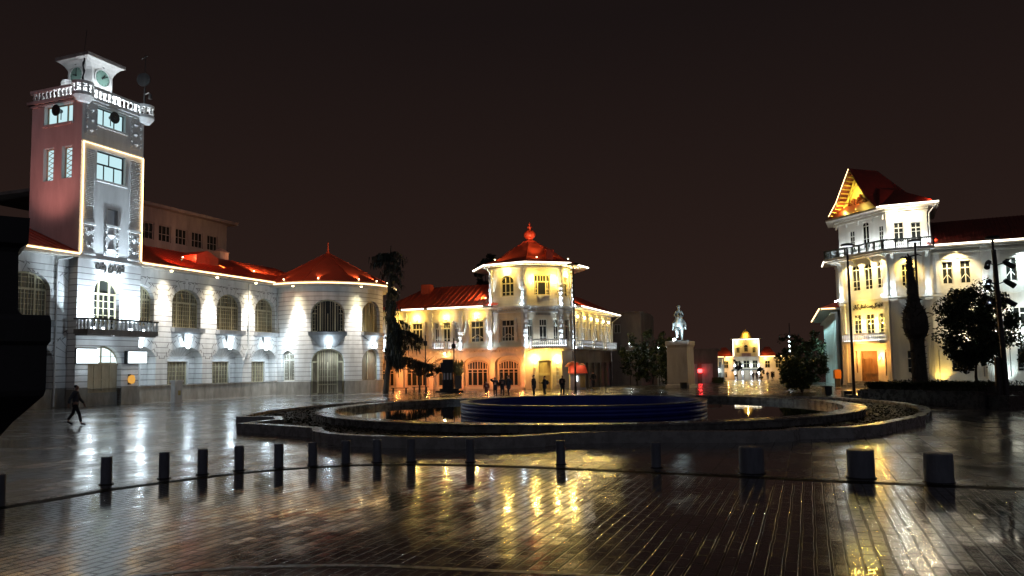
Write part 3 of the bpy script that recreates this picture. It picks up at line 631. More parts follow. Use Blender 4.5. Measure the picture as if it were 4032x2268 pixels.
sp = [PF(.75 + 3.75 * k / 10, 0, -.1)[:2] for k in range(11)] + [PLf(.3 + 3.8 * k / 10, 0, -.1)[:2] for k in range(11)]
for s in (0, TW): sp += [(PF(s, 0, 0)[0] + .58 * cos(a), PF(s, 0, 0)[1] + .58 * sin(a)) for a in [ROT - pi / 2 + q for q in ((-2.2, -1.5, -.8, -.1, .6, 1.2) if s == 0 else (-1.2, -.6, .1, .8, 1.5, 2.2))]]
balusters(par, sp, 21.42, .6, M['trim'], .085)
# clock house on top
cx_, cd_ = 2.62, 2.45
def ring(h, ch, z): return [PF(cx_ + a, z, cd_ + b) for a, b in ((-h + ch, -h), (h - ch, -h), (h, -h + ch), (h, h - ch), (h - ch, h), (-h + ch, h), (-h, h - ch), (-h, -h + ch))]
prof = [(1.15, .3, 21.2), (1.15, .3, 24.0), (1.18, .26, 24.2), (1.28, .2, 24.45), (1.42, .1, 24.65), (1.55, .03, 24.74), (1.57, .02, 24.76)]
mb = MB(); V = []
for h, c, z in prof: V += ring(h, c, z)
mb.add(V, [(i * 8 + k, i * 8 + (k + 1) % 8, (i + 1) * 8 + (k + 1) % 8, (i + 1) * 8 + k) for i in range(len(prof) - 1) for k in range(8)])
mb.pbox(lambda s, z, d=0.: PF(s, z, d), cx_ - 1.45, cx_ + 1.45, 21.2, 22.55, cd_ - 1.45, cd_ + 1.45)
ch_ = mb.build('clock_house', M['trim'], hall)
mb = MB(); mb.pbox(PF, cx_ - 1.62, cx_ + 1.62, 24.76, 25.0, cd_ - 1.62, cd_ + 1.62)
a = ring(1.55, .02, 25.0); mb.add([a[0], a[2], a[4], a[6], PF(cx_, 25.25, cd_)], ((0, 1, 4), (1, 2, 4), (2, 3, 4), (3, 0, 4)))
mb.build('clock_house_roof', weathered(mat('roof_slab_paint', (.22, .19, .18), .7), (.15, .13, .12), (.26, .23, .22), 3., .1), hall)
PC = lambda s, z, d=0.: PF(cx_ + s, z, cd_ - 1.15 + d); PCL = Line(PF(cx_ - 1.15, 0, cd_ + 1.15)[:2], PF(cx_ - 1.15, 0, cd_ - 1.15)[:2])
PCl = lambda s, z, d=0.: PCL(1.15 + s, z, d)
def disc(mb, P, c, z, r, d0, d1, n=28, r0=0.):
    if r0 <= 0:
        mb.add([P(c + r * cos(2 * pi * k / n), z + r * sin(2 * pi * k / n), d0) for k in range(n)] + [P(c + r * cos(2 * pi * k / n), z + r * sin(2 * pi * k / n), d1) for k in range(n)], [tuple(range(n))] + [(k, (k + 1) % n, n + (k + 1) % n, n + k) for k in range(n)])
    else:
        V = []
        for rr, dd_ in ((r0, d1), (r0, d0), (r, d0), (r, d1)): V += [P(c + rr * cos(2 * pi * k / n), z + rr * sin(2 * pi * k / n), dd_) for k in range(n)]
        mb.add(V, [(i * n + k, i * n + (k + 1) % n, (i + 1) * n + (k + 1) % n, (i + 1) * n + k) for i in range(3) for k in range(n)])
for P, ha, ma in ((PC, 55, 28), (PCl, 165, 88)):
    mb = MB(); disc(mb, P, 0, 23.62, .60, -.03, .0); cf = mb.build('clock_face', M['clock'], ch_)
    mb = MB(); disc(mb, P, 0, 23.62, .68, -.07, .0, 28, .59); mb.build('clock_rim', M['trim'], ch_)
    mb = MB()
    for k in range(12):
        a = k * pi / 6; q = (cos(a), sin(a)); mb.hexa([P(q[0] * r_ + q[1] * w_, 23.62 + q[1] * r_ - q[0] * w_, d_) for d_ in (-.032, -.045) for r_, w_ in ((.45, -.012), (.45, .012), (.54, .012), (.54, -.012))])
    mb.build('clock_numeral', M['black'], ch_)
    for a, L, w_ in ((ha, .34, .05), (ma, .5, .035)):
        q = (cos(radians(a)), sin(radians(a))); mb = MB(); mb.hexa([P(q[0] * r_ + q[1] * w2, 23.62 + q[1] * r_ - q[0] * w2, d_) for d_ in (-.05, -.07) for r_, w2 in ((-.08, -w_), (-.08, w_), (L, w_ * .5), (L, -w_ * .5))]); mb.build('clock_hand', M['black'], ch_)
    mb = MB(); disc(mb, P, 0, 24.47, .12, -.12, .0, 16); mb.build('ornament', M['steel'], ch_)
# horn loudspeakers and siren on the tower
def horn(loc, dirv, r, label):
    d = Vector(dirv).normalized(); t = thing('loudspeaker', loc, label, 'loudspeaker', 'loudspeakers on the clock tower'); c = Vector(loc)
    mb = MB(); mb.tube([c - d * .35, c - d * .15, c + d * .05, c + d * .12], [r * .3, r * .45, r * .9, r], 18); mb.build('horn', M['black'], t, False)
    mb = MB(); mb.tube([c + d * .1, c + d * .16], [r * .35, r * .2], 12); mb.build('driver', M['metal'], t)
    mb = MB(); mb.tube([c - d * .3, c - d * .3 - Vector((0, 0, .6))], .03, 6); mb.build('bracket', M['metal'], t)
horn(PF(2.42, 20.45, -.15), (*(-Vector(PF.i)), -.1), .42, 'round dark loudspeaker in front of the right-hand top tower window')
horn(PLf(TD - 2.2, 20.5, -.15), (*(-Vector(PLf.i)), -.1), .40, 'round reddish loudspeaker in the left face top tower window')
sr = thing('siren_mast', PF(TW + .0, 21.46, 0), 'tall thin mast with round siren disc on right tower corner', 'siren mast')
c = Vector(PF(TW, 0, 0))
mb = MB(); mb.tube([c + Vector((0, 0, 21.46)), c + Vector((0, 0, 23.6))], .07, 8); mb.tube([c + Vector((0, 0, 23.6)), c + Vector((0, 0, 26.2))], .025, 6); mb.tube([c + Vector((-.3, 0, 25.9)), c + Vector((.2, 0, 26.1))], .03, 5); mb.build('mast', M['metal'], sr)
mb = MB(); mb.tube([c + Vector((-.02, -.22, 24.2)), c + Vector((-.02, -.12, 24.2)), c + Vector((0, .1, 24.2))], [.5, .52, .2], 20); mb.build('siren_disc', M['metal'], sr)
mb = MB(); mb.tube([c + Vector((0, 0, 23.1)), c + Vector((.35, -.1, 23.2)), c + Vector((.5, -.15, 23.0)), c + Vector((.5, -.15, 22.7))], [.05, .05, .12, .16], 8); mb.build('horn', M['steel'], sr)
la = thing('lightning_rod', PF(0, 22.2, 0), 'twisted iron lightning rod rising from front corner of tower', 'lightning rod')
c = Vector(PF(0, 0, 0)); mb = MB(); mb.tube([c + Vector((.04 * sin(k * 1.3), .04 * cos(k * 1.3), 22.0 + k * .18)) for k in range(12)], [.045 + .03 * (k % 3 == 0) for k in range(12)], 6); mb.build('iron_rod', M['metal'], la)
mb = MB(); mb.tube([c + Vector((0, 0, 24.1)), c + Vector((.1, .1, 26.0))], .018, 5); mb.build('rod_tip', M['metal'], la)
dsh = thing('satellite_dish', PLf(TD - 1.9, 22.2, .3), 'small pale satellite dish behind the left parapet of the tower', 'satellite dish')
c = Vector(PLf(TD - 1.9, 22.45, .3)); mb = MB(); dv = Vector((.45, -.85, .25)).normalized(); mb.tube([c - dv * .12, c, c + dv * .08], [.12, .3, .38], 18, False); mb.build('dish', M['white'], dsh); mb = MB(); mb.tube([c - dv * .1, c - dv * .1 - Vector((0, 0, .8))], .03, 6); mb.build('stand', M['metal'], dsh)
# --- wings
WR = 22.4; WL0 = -14.
up = [Op(c, w, 5.75, 8.9, 1.15) for c, w in ((-7.75, 3.05), (-2.87, 3.05), (5.8, 3.05), (10.66, 3.05), (15.57, 3.0), (20.3, 2.8))]
lo = [Op(c, w, 1.2, 4.26, 1.0) for c, w in ((-7.75, 3.7), (-2.87, 3.7), (5.75, 3.7), (10.6, 3.7), (15.45, 3.7), (20.15, 3.35))]
mb = MB()
for a, b in ((TW, WR), (WL0, 0.)):
    oo = [o for o in up + lo if a < o.c < b]; facade(mb, PW, a, b, 1.2, 10.3, oo, 0)
    for o in oo: facade(mb, PW, o.s0, o.s0, 0, 0, [o], .5 if o in up else .8)
for o in lo:  # plaster infill behind each ground floor arch
    r = Op(o.c - .1, 2.15, 1.2, 3.1); q = lambda s, z, d=0.: PW(s, z, d + .8)
    facade(mb, q, o.s0, o.s1, 1.2, 4.27, [r], .16)
mb.build('wing_wall', M['hallarch'], hall)
mb = MB()
for a, b in ((TW + .06, WR), (WL0, -.06)):
    mb.pbox(PW, a, b, -.6, 1.2, -.05, .3); mb.pbox(PW, a, b, 1.2, 1.25, -.08, .0)
mb.build('plinth', M['plinth'], hall)
for o in up:
    v, h = hallbars(o); window(hall, PW, o, .48, M['frame'], M['glassfrost'], v, h, ft=.1, thick=.12)
for k, o in enumerate(lo):
    r = Op(o.c - .1, 2.15, 1.2, 3.1)
    v = [(.5, .08, None, None)] + [(f, .03, None, None) for f in (.17, .33, .67, .83)]; h = [(z, .03, 0, 1) for z in (1.6, 1.95, 2.3, 2.65)]
    w = window(hall, lambda s, z, d=0.: PW(s, z, d + .8), r, .15, M['frame'], M['glassgrille'], v, h, ft=.07)
    mb = MB(); g = .1
    for a, b, c_, d_ in ((r.s0 - g, r.s0, 1.2, 3.1 + g), (r.s1, r.s1 + g, 1.2, 3.1 + g), (r.s0, r.s1, 3.1, 3.1 + g)): mb.pbox(PW, a, b, c_, d_, .68, .802)
    mb.build('surround', M['trim'], w)
# sills with corbels and the lamps under them
DARKSILL = weathered(mat('sill_stone', (.3, .31, .32), .6), (.22, .23, .24), (.36, .37, .38), 3., .1)
for o in up:
    mb = MB(); mb.pbox(PW, o.s0 - .12, o.s1 + .12, 5.42, 5.745, -.42, .0); mb.pbox(PW, o.s0 + .0, o.s1 - .0, 5.3, 5.42, -.28, .0); sl = mb.build('window_sill', DARKSILL, hall)
    mb = MB(); mb.hexa([PW(o.c - .16, 4.45, -.03), PW(o.c + .16, 4.45, -.03), PW(o.c + .16, 4.45, .0), PW(o.c - .16, 4.45, .0), PW(o.c - .45, 5.3, -.26), PW(o.c + .45, 5.3, -.26), PW(o.c + .45, 5.3, .0), PW(o.c - .45, 5.3, .0)]); mb.build('corbel', M['trim'], sl)
def wall_lamp(P, s, z, parent, m, r=.13, h=.5, out=.16, name='wall_lamp'):
    mb = MB(); x, y, _ = P(s, z, -out); mb.lathe([(r * .55, z - h / 2), (r, z - h / 2 + .06), (r, z + h / 2 - .06), (r * .55, z + h / 2)], (x, y), 10, cap=True)
    g = mb.build(name, m, parent, True)
    mb = MB(); mb.pbox(P, s - r * .5, s + r * .5, z - .05, z + .05, -out + r * .9, .0); mb.build('bracket', M['metal'], g); return g
for c in (5.95, 10.66, 15.5, 20.2):
    wall_lamp(PW, c, 4.42, hall, M['lampw'], .13, .62, .2); point(PW(c, 4.75, -.5), 55, COOL); spot(PW(c, 4.3, -.55), PW(c, 1, -.1), 240, COOL, 130, 1.)
# eaves
mb = MB()
for a, b in ((TW + .01, WR + .6), (WL0, -.01)): mb.pbox(PF, a, b, 10.12, 10.26, -.06, 1.1); mb.pbox(PF, a, b, 10.26, 10.46, -.12, .9)
eav = mb.build('eaves', weathered(mat('eaves_board', (.42, .38, .33), .7), (.32, .28, .24), (.48, .44, .38), 3., .1), hall)
strip(hall, [PF(TW + .02, 10.34, -.17), PF(WR + .2, 10.34, -.17)], M['led'], .05); strip(hall, [PF(WL0, 10.34, -.17), PF(-.02, 10.34, -.17)], M['led'], .05)
mb = MB()
for a, b in ((TW, 28.), (WL0, 0.)):
    d0 = -.14; dr_ = 5.7
    mb.quad(PF(a, 10.46, d0), PF(b, 10.46, d0), PF(b, 12.85, dr_), PF(a, 12.85, dr_)); mb.quad(PF(a, 12.85, dr_), PF(b, 12.85, dr_), PF(b, 10.4, 12), PF(a, 10.4, 12))
    k = a + .6
    while k < b:
        mb.tube([PF(k, 10.49, d0), PF(k, 12.88, dr_)], .022, 4); k += .62
mb.quad(PF(0, 10.46, TD), PF(TW, 10.46, TD), PF(TW, 12.85, 5.7), PF(0, 12.85, 5.7))
mb.quad(PF(WL0, 10.4, 12), PF(28, 10.4, 12), PF(28, -1, 12), PF(WL0, -1, 12))
mb.build('roof', M['roof'], hall)
# louvred roof vent, chimneys
mb = MB(); PV = lambda s, z, d=0.: PF(s, z, d + 2.3)
V = [PV(13.2, 11.2), PV(15.8, 11.2), PV(15.8, 12.15), PV(14.6, 12.62), PV(14.3, 12.62), PV(13.2, 12.2)]; V2 = [PV(s, z, 2.4) for s, z in ((13.2, 11.2), (15.8, 11.2), (15.8, 12.15), (14.6, 12.62), (14.3, 12.62), (13.2, 12.2))]
mb.add(V + V2, [tuple(range(6)), tuple(range(6, 12))[::-1]] + [(k, (k + 1) % 6, 6 + (k + 1) % 6, 6 + k) for k in range(6)])
for k in range(6): mb.pbox(PV, 13.35, 14.2, 11.3 + .13 * k, 11.36 + .13 * k, -.04, .0); mb.pbox(PV, 14.75, 15.7, 11.3 + .13 * k, 11.36 + .13 * k, -.04, .0)
disc(mb, PV, 14.48, 11.9, .3, -.06, 0., 14, .2)
mb.build('roof_vent', M['roof'], hall)
for s, d, z, w in ((20.6, 5.9, 12.6, .55), (13.4, 9., 11.6, .45)):
    mb = MB(); mb.pbox(PF, s - w, s + w, z, z + 1.0, d, d + .9); mb.add([PF(s - w - .1, z + 1., d - .1), PF(s + w + .1, z + 1., d - .1), PF(s + w + .1, z + 1., d + 1.), PF(s - w - .1, z + 1., d + 1.), PF(s, z + 1.45, d + .45)], ((0, 1, 4), (1, 2, 4), (2, 3, 4), (3, 0, 4), (3, 2, 1, 0))); mb.build('chimney', M['palered'], hall)
# --- round corner
RC = (-18.3, 76.2); RR = 5.4; PHI = atan2(-76.2, 18.3); PA = Arc(RC, RR, PHI)
s0, s1 = RR * radians(-72), RR * radians(125)
rdo = Op(0, 3.1, -.6, 4.2, 1.25); rar = Op(4.8, 2.9, 1.2, 4.2, 1.25); rsm = Op(-3.96, 1.64, 1.25, 4.05, .8); ru = Op(0, 3.1, 5.75, 8.75, 1.3); ru2 = Op(4.8, 2.9, 5.75, 8.75, 1.3)
rdw = Op(0, 3.1, 1.2, 4.2, 1.25)
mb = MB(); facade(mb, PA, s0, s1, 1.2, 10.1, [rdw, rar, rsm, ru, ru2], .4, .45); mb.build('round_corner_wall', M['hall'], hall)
mb = MB(); PAp = lambda s, z, d=0.: PA(s, z, d - .06); facade(mb, PAp, s0, s1, -.6, 1.2, [Op(0, 3.1, -.6, 1.2)], .4, .45)
facade(mb, lambda s, z, d=0.: PA(s, 1.2 + d * .0, z), s0, s1, -.06, .0, (), 0, .45); mb.build('plinth', M['plinth'], hall)
for o in (ru, ru2):
    v, h = hallbars(o); window(hall, PA, o, .4, M['frame'], M['glassfrost' if o is ru2 else 'glass'], v, h, thick=.12)
window(hall, PA, rsm, .36, M['whiteframe'], M['glassfrost'], [(.5, .09, None, None)] + [(f, .03, None, None) for f in (.18, .34, .66, .82)], [(3.2, .1, 0, 1)] + [(1.25 + .35 * k, .03, 0, 1) for k in range(1, 8)])
window(hall, PA, Op(0, 3.1, .02, 4.2, 1.25), .38, M['frame'], M['glassgrille'], [(.2, .14, None, None), (.8, .14, None, None), (.5, .1, None, 2.95)] + [(f, .03, .1, None) for f in (.27, .34, .41, .59, .66, .73)], [(2.98, .14, 0, 1), (.9, .1, .2, .8), (1.6, .03, .2, .8), (2.3, .03, .2, .8)], thick=.14, name='entrance_door')
window(hall, PA, rar, .38, M['frame'], M['glassgrille'], [(.35, .1, None, None)], [(2.6, .1, 0, 1)], name='shop_window')
for o, wt, zb in ((ru, .75, 4.3), (ru2, .6, 4.9)):
    mb = MB()
    for a in range(8):
        u0, u1 = o.s0 - .1 + (o.w + .2) * a / 8, o.s0 - .1 + (o.w + .2) * (a + 1) / 8
        mb.hexa([PA(u0, 5.45, -.42), PA(u1, 5.45, -.42), PA(u1, 5.45), PA(u0, 5.45), PA(u0, 5.74, -.45), PA(u1, 5.74, -.45), PA(u1, 5.74), PA(u0, 5.74)])
        k0, k1 = o.c + (u0 - o.c) * wt, o.c + (u1 - o.c) * wt
        mb.hexa([PA(o.c + (k0 - o.c) * .55, zb, -.02), PA(o.c + (k1 - o.c) * .55, zb, -.02), PA(o.c + (k1 - o.c) * .55, zb), PA(o.c + (k0 - o.c) * .55, zb), PA(u0, 5.45, -.38), PA(u1, 5.45, -.38), PA(u1, 5.45), PA(u0, 5.45)])
    mb.build('corbel', DARKSILL, hall)
for s in (-3.96, 0.1, 4.8):
    wall_lamp(PA, s, 4.62 if s < -1 else 4.5, hall, M['lampw'], .16, .5, .3); point(PA(s, 4.85, -.55), 60, COOL); spot(PA(s, 4.4, -.6), PA(s, 1., -.2), 420, COOL, 130, 1.)
mb = MB(); mb.lathe([(5.2, 9.98), (6.45, 9.98), (6.5, 10.06), (6.62, 10.08), (6.66, 10.34), (5.2, 10.34)], RC, 48); mb.build('eaves', eav.data.materials[0], hall)
aa = [PHI + radians(-72 + 197 * k / 60) for k in range(61)]
strip(hall, [(RC[0] + 6.7 * cos(a), RC[1] + 6.7 * sin(a), 10.18) for a in aa], M['led'], .05)
mb = MB(); n = 9; off_ = PHI - pi / 9
rg = [(RC[0] + 6.66 * cos(off_ + 2 * pi * k / 45), RC[1] + 6.66 * sin(off_ + 2 * pi * k / 45), 10.34) for k in range(45)]
ap = (RC[0], RC[1], 13.9)
mb.add(rg + [ap], [(k, (k + 1) % 45, 45) for k in range(45)])
for k in range(0, 45, 5): mb.tube([rg[k], ap], .05, 5)
mb.build('corner_roof', M['roof'], hall)
mb = MB(); mb.tube([ap, (ap[0], ap[1], 14.95)], [.09, .05], 8); mb.lathe([(.02, 13.8), (.22, 13.85), (.1, 14.05)], RC, 10); mb.build('finial', M['redcloth'], hall)
# downpipes
mb = MB(); mb.tube([PW(WR - .55, 10.1, -.7), PW(WR - .5, 9.2, -.1), PW(WR - .5, 3.1, -.1)], .06, 8); mb.build('downpipe', M['trim'], hall); mb = MB(); mb.tube([PW(17.95, 10.1, -.08), PW(17.95, 4.3, -.08), PW(17.3, 3.2, -.08), PW(17.3, 2.6, -.08)], .05, 8); mb.build('downpipe', M['trim'], hall)
mb = MB(); mb.tube([PW(-.35, 10.05, -.75), PW(-.9, 9.9, -.1), PW(-.95, 9.5, -.1), PW(-.95, .1, -.1)], .06, 8); mb.build('downpipe', M['trim'], hall)
# eaves downlights on the wall
GC = (1., .86, .62); LR = random.Random(12)
def vary(p): return p * LR.uniform(.72, 1.25)
for s in (8.2, 13.15, 18.0):
    x = PW(s, 10.05, -.8); mb = MB(); mb.lathe([(.09, 10.0), (.11, 10.11)], x[:2], 10, cap=True); mb.build('downlight', M['lampy'], hall)
    y_ = PW(s, 10., -.8); spot((y_[0], y_[1], 9.98), PW(s, 6.6, .0), vary(650), (1., LR.uniform(.82, .9), LR.uniform(.54, .7)), 90, 1., .35); spot((y_[0], y_[1], 9.97), PW(s, 2.6, -.25), vary(4600), (1., .95, .88), 52, 1., .12)
for a in (-30, 29):
    s = RR * radians(a); x = PA(s, 0, -.85); mb = MB(); mb.lathe([(.09, 9.9), (.11, 9.99)], x[:2], 10, cap=True); mb.build('downlight', M['lampy'], hall)
    y_ = PA(s, 10., -.85); spot((y_[0], y_[1], 9.88), PA(s, 6.6, .0), vary(650), (1., LR.uniform(.82, .9), LR.uniform(.54, .7)), 90, 1., .35); spot((y_[0], y_[1], 9.87), PA(s, 2.6, -.25), vary(4600), (1., .95, .88), 52, 1., .12)
spot(PW(-6, 9.9, -.5), PW(-6, 6., -.1), 700, GC, 60, .8)
# signs by the tower door
mb = MB(); mb.pbox(PF, .0, 1.55, 2.95, 3.9, -.3, -.12); g = tag(mb.build('lit_sign', M['panel'], None, at=PF(.8, 2.95, -.2)), 'blank glowing white sign panel left of the tower door', 'lit sign')
mb = MB(); mb.pbox(PF, 4.02, 5.5, 2.95, 3.75, -.5, -.32); g2 = tag(mb.build('lit_sign', [M['panel']], None, at=PF(4.7, 2.95, -.4)), 'glowing white screen with black side right of the tower door', 'lit sign')
mb = MB(); mb.pbox(PF, 3.95, 5.57, 2.88, 3.82, -.32, -.02); mb.build('screen_case', M['black'], g2)
WM[g2] = Matrix.Translation(g2.location)
mb = MB(); mb.pbox(PF, -.05, 1.6, 2.88, 3.97, -.12, -.0); mb.build('sign_case', M['black'], g)
mb = MB(); c = PF(4.5, 1.75, -.14); mb.lathe([(.02, 1.45), (.2, 1.5), (.26, 1.75), (.2, 2.05), (.02, 2.1)], c[:2], 14); g = tag(mb.build('amber_lamp', emis('amber_shade', (1., .5, .1), .7), None, True, (c[0], c[1], 1.45)), 'small amber egg-shaped lamp on the wall right of tower door', 'wall lamp')
mb = MB(); mb.pbox(PF, 4.3, 4.42, 1.4, 2.15, -.2, .0); mb.build('bracket', M['metal'], g)
# tower floodlights
for s in (.45, 1.2, 3.5, 4.75):
    mb = MB(); x = PF(s, 5.34, -1.0); mb.lathe([(.12, 5.24), (.12, 5.36)], x[:2], 10, cap=True); mb.build('flood_lamp', M['lampw'], balc)
    spot(x, PF(s * .8 + .5, 9.5, .2), 3600, COOL, 110, .8, .12)
spot(PF(2.6, 5.4, -.95), PF(2.6, 17., .3), 9500, COOL, 46, .9, .12)
for s, d, p in ((2.62, .2, 260), (.25, .35, 95), (.35, 2.0, 45), (4.6, .3, 120)): point(PF(s, 21.75, d), p, SIDE, .1)
point(PF(2.2, 4.6, -.9), 14, COOL); point(PF(.8, 3.4, -.6), 35, COOL); point(PF(4.8, 3.3, -.8), 20, COOL)
# inside glow for the tower lamps is the emissive glass; red wash on the left face
spot(PF(-3.6, 11.4, 2.0), PF(0, 17.2, 2.4), 560, (1., .27, .22), 80, .9, .2)
spot(PF(-7.2, 11.2, 1.5), PF(0, 16.5, 2.4), 700, (1., .36, .33), 60, .9, .2)
spot(PF(-1.5, 11.1, 3.8), PF(-.2, 13., 4.2), 420, (1., .30, .06), 80, .9, .2)
# red roof lamps
def roof_lamp(p, tgt, power, col=(1., .45, .13), size=110, parent=None):
    mb = MB(); mb.lathe([(.05, p[2] - .06), (.06, p[2] + .02)], p[:2], 8, cap=True); mb.build('roof_lamp', M['lampy'], parent or hall)
    spot((p[0], p[1], p[2] + .12), tgt, power, col, size, .7, .06)
roof_lamp(PF(15.95, 11.3, 2.2), PF(19.8, 11.7, 3.6), 1000, (1., .6, .22), 90); roof_lamp(PF(12.4, 11.9, 3.0), PF(14.4, 12.2, 2.6), 120, (1., .2, .08), 120)
spot(PF(12.6, 12.2, .4), PF(15., 12.2, 3.2), 70, (1., .2, .08), 90, .8)
roof_lamp(PF(20.6, 11.6, 2.4), PF(23, 12.6, 4.), 800, (1., .5, .2), 120)
for a, pw in ((-8, 130), (27, 330), (47, 330), (66, 200), (-40, 40)):
    q = PHI + radians(a); roof_lamp((RC[0] + 6.2 * cos(q), RC[1] + 6.2 * sin(q), 10.66), (RC[0] + 3.6 * cos(q), RC[1] + 3.6 * sin(q), 12.0), pw, (1., .66, .3), 64)
spot((-24, 62., 13.5), (-18.6, 74., 12.), 1300, (1., .5, .25), 60, .9, .3); spot(PF(8.0, 11.6, -.0), PF(12, 11.8, 2.), 480, (1., .2, .08), 90, .8)
spot(PF(-8.5, 11.3, .5), PF(-3, 11.6, 3), 100, (1., .2, .08), 90, .8)
# --- office block behind
ob = thing('office_block', PF(25, 0, 16), 'dim brown flat-roofed office block rising behind the town hall roof', 'office block')
PO = lambda s, z, d=0.: PF(s, z, d + 16)
ops = [Op(c, 1.65, 15.7, 17.45) for c in (30.1, 27.8, 25.5, 23.25, 21.0, 18.7, 16.4)] + [Op(c, 1.65, 12.3, 14.0) for c in (30.1, 27.8, 25.5, 23.25)]
mb = MB(); facade(mb, PO, 12, 32.3, -1, 19.0, ops, .25); PO2 = Line(PO(32.3, 0, 0)[:2], PO(32.3, 0, 12)[:2]); facade(mb, PO2, 0, 12, -1, 19.); mb.build('wall', M['concrete'], ob)
mb = MB(); mb.pbox(PO, 11.5, 33.2, 19., 19.3, -.9, 12.5); mb.build('roof', M['concrete'], ob)
for o in ops: window(ob, PO, o, .22, M['concrete'], M['glass'], [(.33, .06, None, None), (.67, .06, None, None)], [(o.z0 + .8, .06, 0, 1)])
spot(PF(22, 13.5, 9.), PO(26, 17, 0), 480, (1., .46, .3), 120, .9, .2)
# ------------------------------------------------------------------ corner building with onion finial
V0, V1, V2, V3 = (-2.19, 78.9), (1.22, 77.0), (4.97, 78.08), (6.2, 80.2)
LWD = (.933, -.359); LL = 19.
LWa = (-2.19 - LWD[0] * LL, 79.1 - LWD[1] * LL)
PL = Line(LWa, (-2.19, 79.1)); A1 = Line(V0, V1); A2 = Line(V1, V2); A3 = Line(V2, V3); RWD = (.36 / hypot(.36, .933), .933 / hypot(.36, .933))
PR = Line(V3, (V3[0] + RWD[0] * 17.2, V3[1] + RWD[1] * 17.2))
cb = thing('corner_building', (2., 82., 0), 'floodlit two-storey corner building with octagonal turret and red onion finial', 'building')
L = lambda u: LL - u
def rectwin(parent, P, c, w, z0, z1, fm, gm, d=.22, n=2, tr=.7, arrow=True, small=True, name='window', open_=False):
    o = Op(c, w, z0, z1); zt = z0 + (z1 - z0) * tr
    v = [((k + 1) / n, .07, None, zt) for k in range(n - 1)] + [(.36, .05, zt, None), (.64, .05, zt, None)]
    h = [(zt, .12, 0, 1)]
    if small: h += [(z0 + (z1 - z0) * .2, .04, 0, 1)]
    def ex(mb, o, a, b):
        if arrow:
            for sgn in (-1, 1):
                q = [P(o.c + sgn * o.w * .03, z0 + (z1 - z0) * .36, (a + b) / 2), P(o.c + sgn * o.w * .42, z0 + (z1 - z0) * .2, (a + b) / 2)]; mb.tube(q, .035, 4)
    return window(parent, P, o, d, fm, gm, v, h, thick=.08, ft=.08, name=name, extra=ex)
def quoins(parent, P, s, z0, z1, w=.34, h=.5, out=.14, gap=.2, alt=.1):
    mb = MB(); k = 0; z = z0
    while z < z1 - .1:
        q = alt * (k % 2); mb.pbox(P, s - w / 2 - q, s + w / 2 + q, z, min(z + h - gap, z1), -out - .05, .0); z += h; k += 1
    mb.pbox(P, s - w / 2 - .02, s + w / 2 + .02, z0, z1, -out + .03, .001)
    return mb.build('quoin_pier', M['quoin'], parent)
UP0, UP1 = 4.85, 7.05
arch = [Op(L(1.65), 3.0, -.4, 3.35, .75), Op(L(5.05), 3.0, -.4, 3.35, .75), Op(L(8.7), 3.2, -.4, 3.35, .75), Op(L(12.6), 3.0, -.4, 3.35, .75)]
uw = [(L(1.6), 1.46), (L(5.1), .85), (L(6.25), .5), (L(3.95), .5), (L(8.58), 1.25), (L(11.2), 1.2), (L(13.6), 1.2)]
mb = MB(); facade(mb, PL, 0, LL, 4.1, 8.35, [Op(c, w, UP0, UP1) for c, w in uw], .22)
facade(mb, Line((V3[0] + RWD[0] * 17.2, V3[1] + RWD[1] * 17.2), LWa), 0, 30, -1, 8.3)
mb.build('upper_wall', M['cream'], cb)
mb = MB(); facade(mb, PL, 0, LL, -.4, 4.1, arch, .3); mb.build('ground_floor_wall', M['creamlow'], cb)
for k, (c, w) in enumerate(uw): rectwin(cb, PL, c, w, UP0, UP1, M['whiteframe'], M['glass'], n=3 if w > 1 else 2, arrow=w > 1)
DARKW = weathered(mat('painted_shopfront', (.55, .42, .32), .5), (.42, .31, .23), (.62, .5, .4), 3., .1)
def archfront(P, o):
    v = [(f, .1, None, None) for f in (.25, .5, .75)] + [(f, .07, 2.05, None) for f in (.125, .375, .625, .875)]
    w = window(cb, P, Op(o.c, o.w - .62, .3, 3.02, .55), .28, DARKW, M['glass'], v, [(2.05, .12, 0, 1), (1.75, .05, 0, 1)], ft=.14, thick=.12, name='shop_window')
    mb = MB(); q = lambda s, z, d=0.: P(s, z, d + .3)
    b = Op(o.c, o.w - .62, .3, 3.02, .55); facade(mb, q, o.s0 - .01, o.s1 + .01, -.4, 3.36, [b], .1); mb.pbox(P, o.s0, o.s1, -.4, .3, .1, .29); mb.build('arch_infill', M['creamlow'], w)
    mb = MB(); c = o.cuts(18)
    for a_, b_ in zip(c, c[1:]):
        mb.hexa([P(a_, o.top(a_), -.1), P(b_, o.top(b_), -.1), P(b_, o.top(b_), .0), P(a_, o.top(a_), .0), P(a_, o.top(a_) + .16, -.1), P(b_, o.top(b_) + .16, -.1), P(b_, o.top(b_) + .16, .0), P(a_, o.top(a_) + .16, .0)])
    mb.build('arch_hood', M['creamlow'], w)
for o in arch: archfront(PL, o)
for u in (-.05, 3.4, 6.9, 10., 12.4, 15.2): quoins(cb, PL, L(u + .02), 4.15, 8.2)
for u, w in ((1.6, 1.46), (8.58, 1.25), (5.1, .85)):
    for sg in (-1, 1): quoins(cb, PL, L(u) + sg * (w / 2 + .26), 4.75, 7.2, .22, .5, .12, .2, .06)
def cornice(P, a, b, z, parent, m, n, depth=.2):
    mb = MB(); mb.pbox(P, a, b, z - .12, z + .06, -depth, .0); mb.pbox(P, a, b, z + .06, z + .14, -depth * 1.4, .0)
    for k in range(n):
        u = a + (b - a) * (k + .5) / n; mb.pbox(P, u - .06, u + .06, z - .3, z - .12, -depth * .6, .0)
    return mb.build('cornice', m, parent)
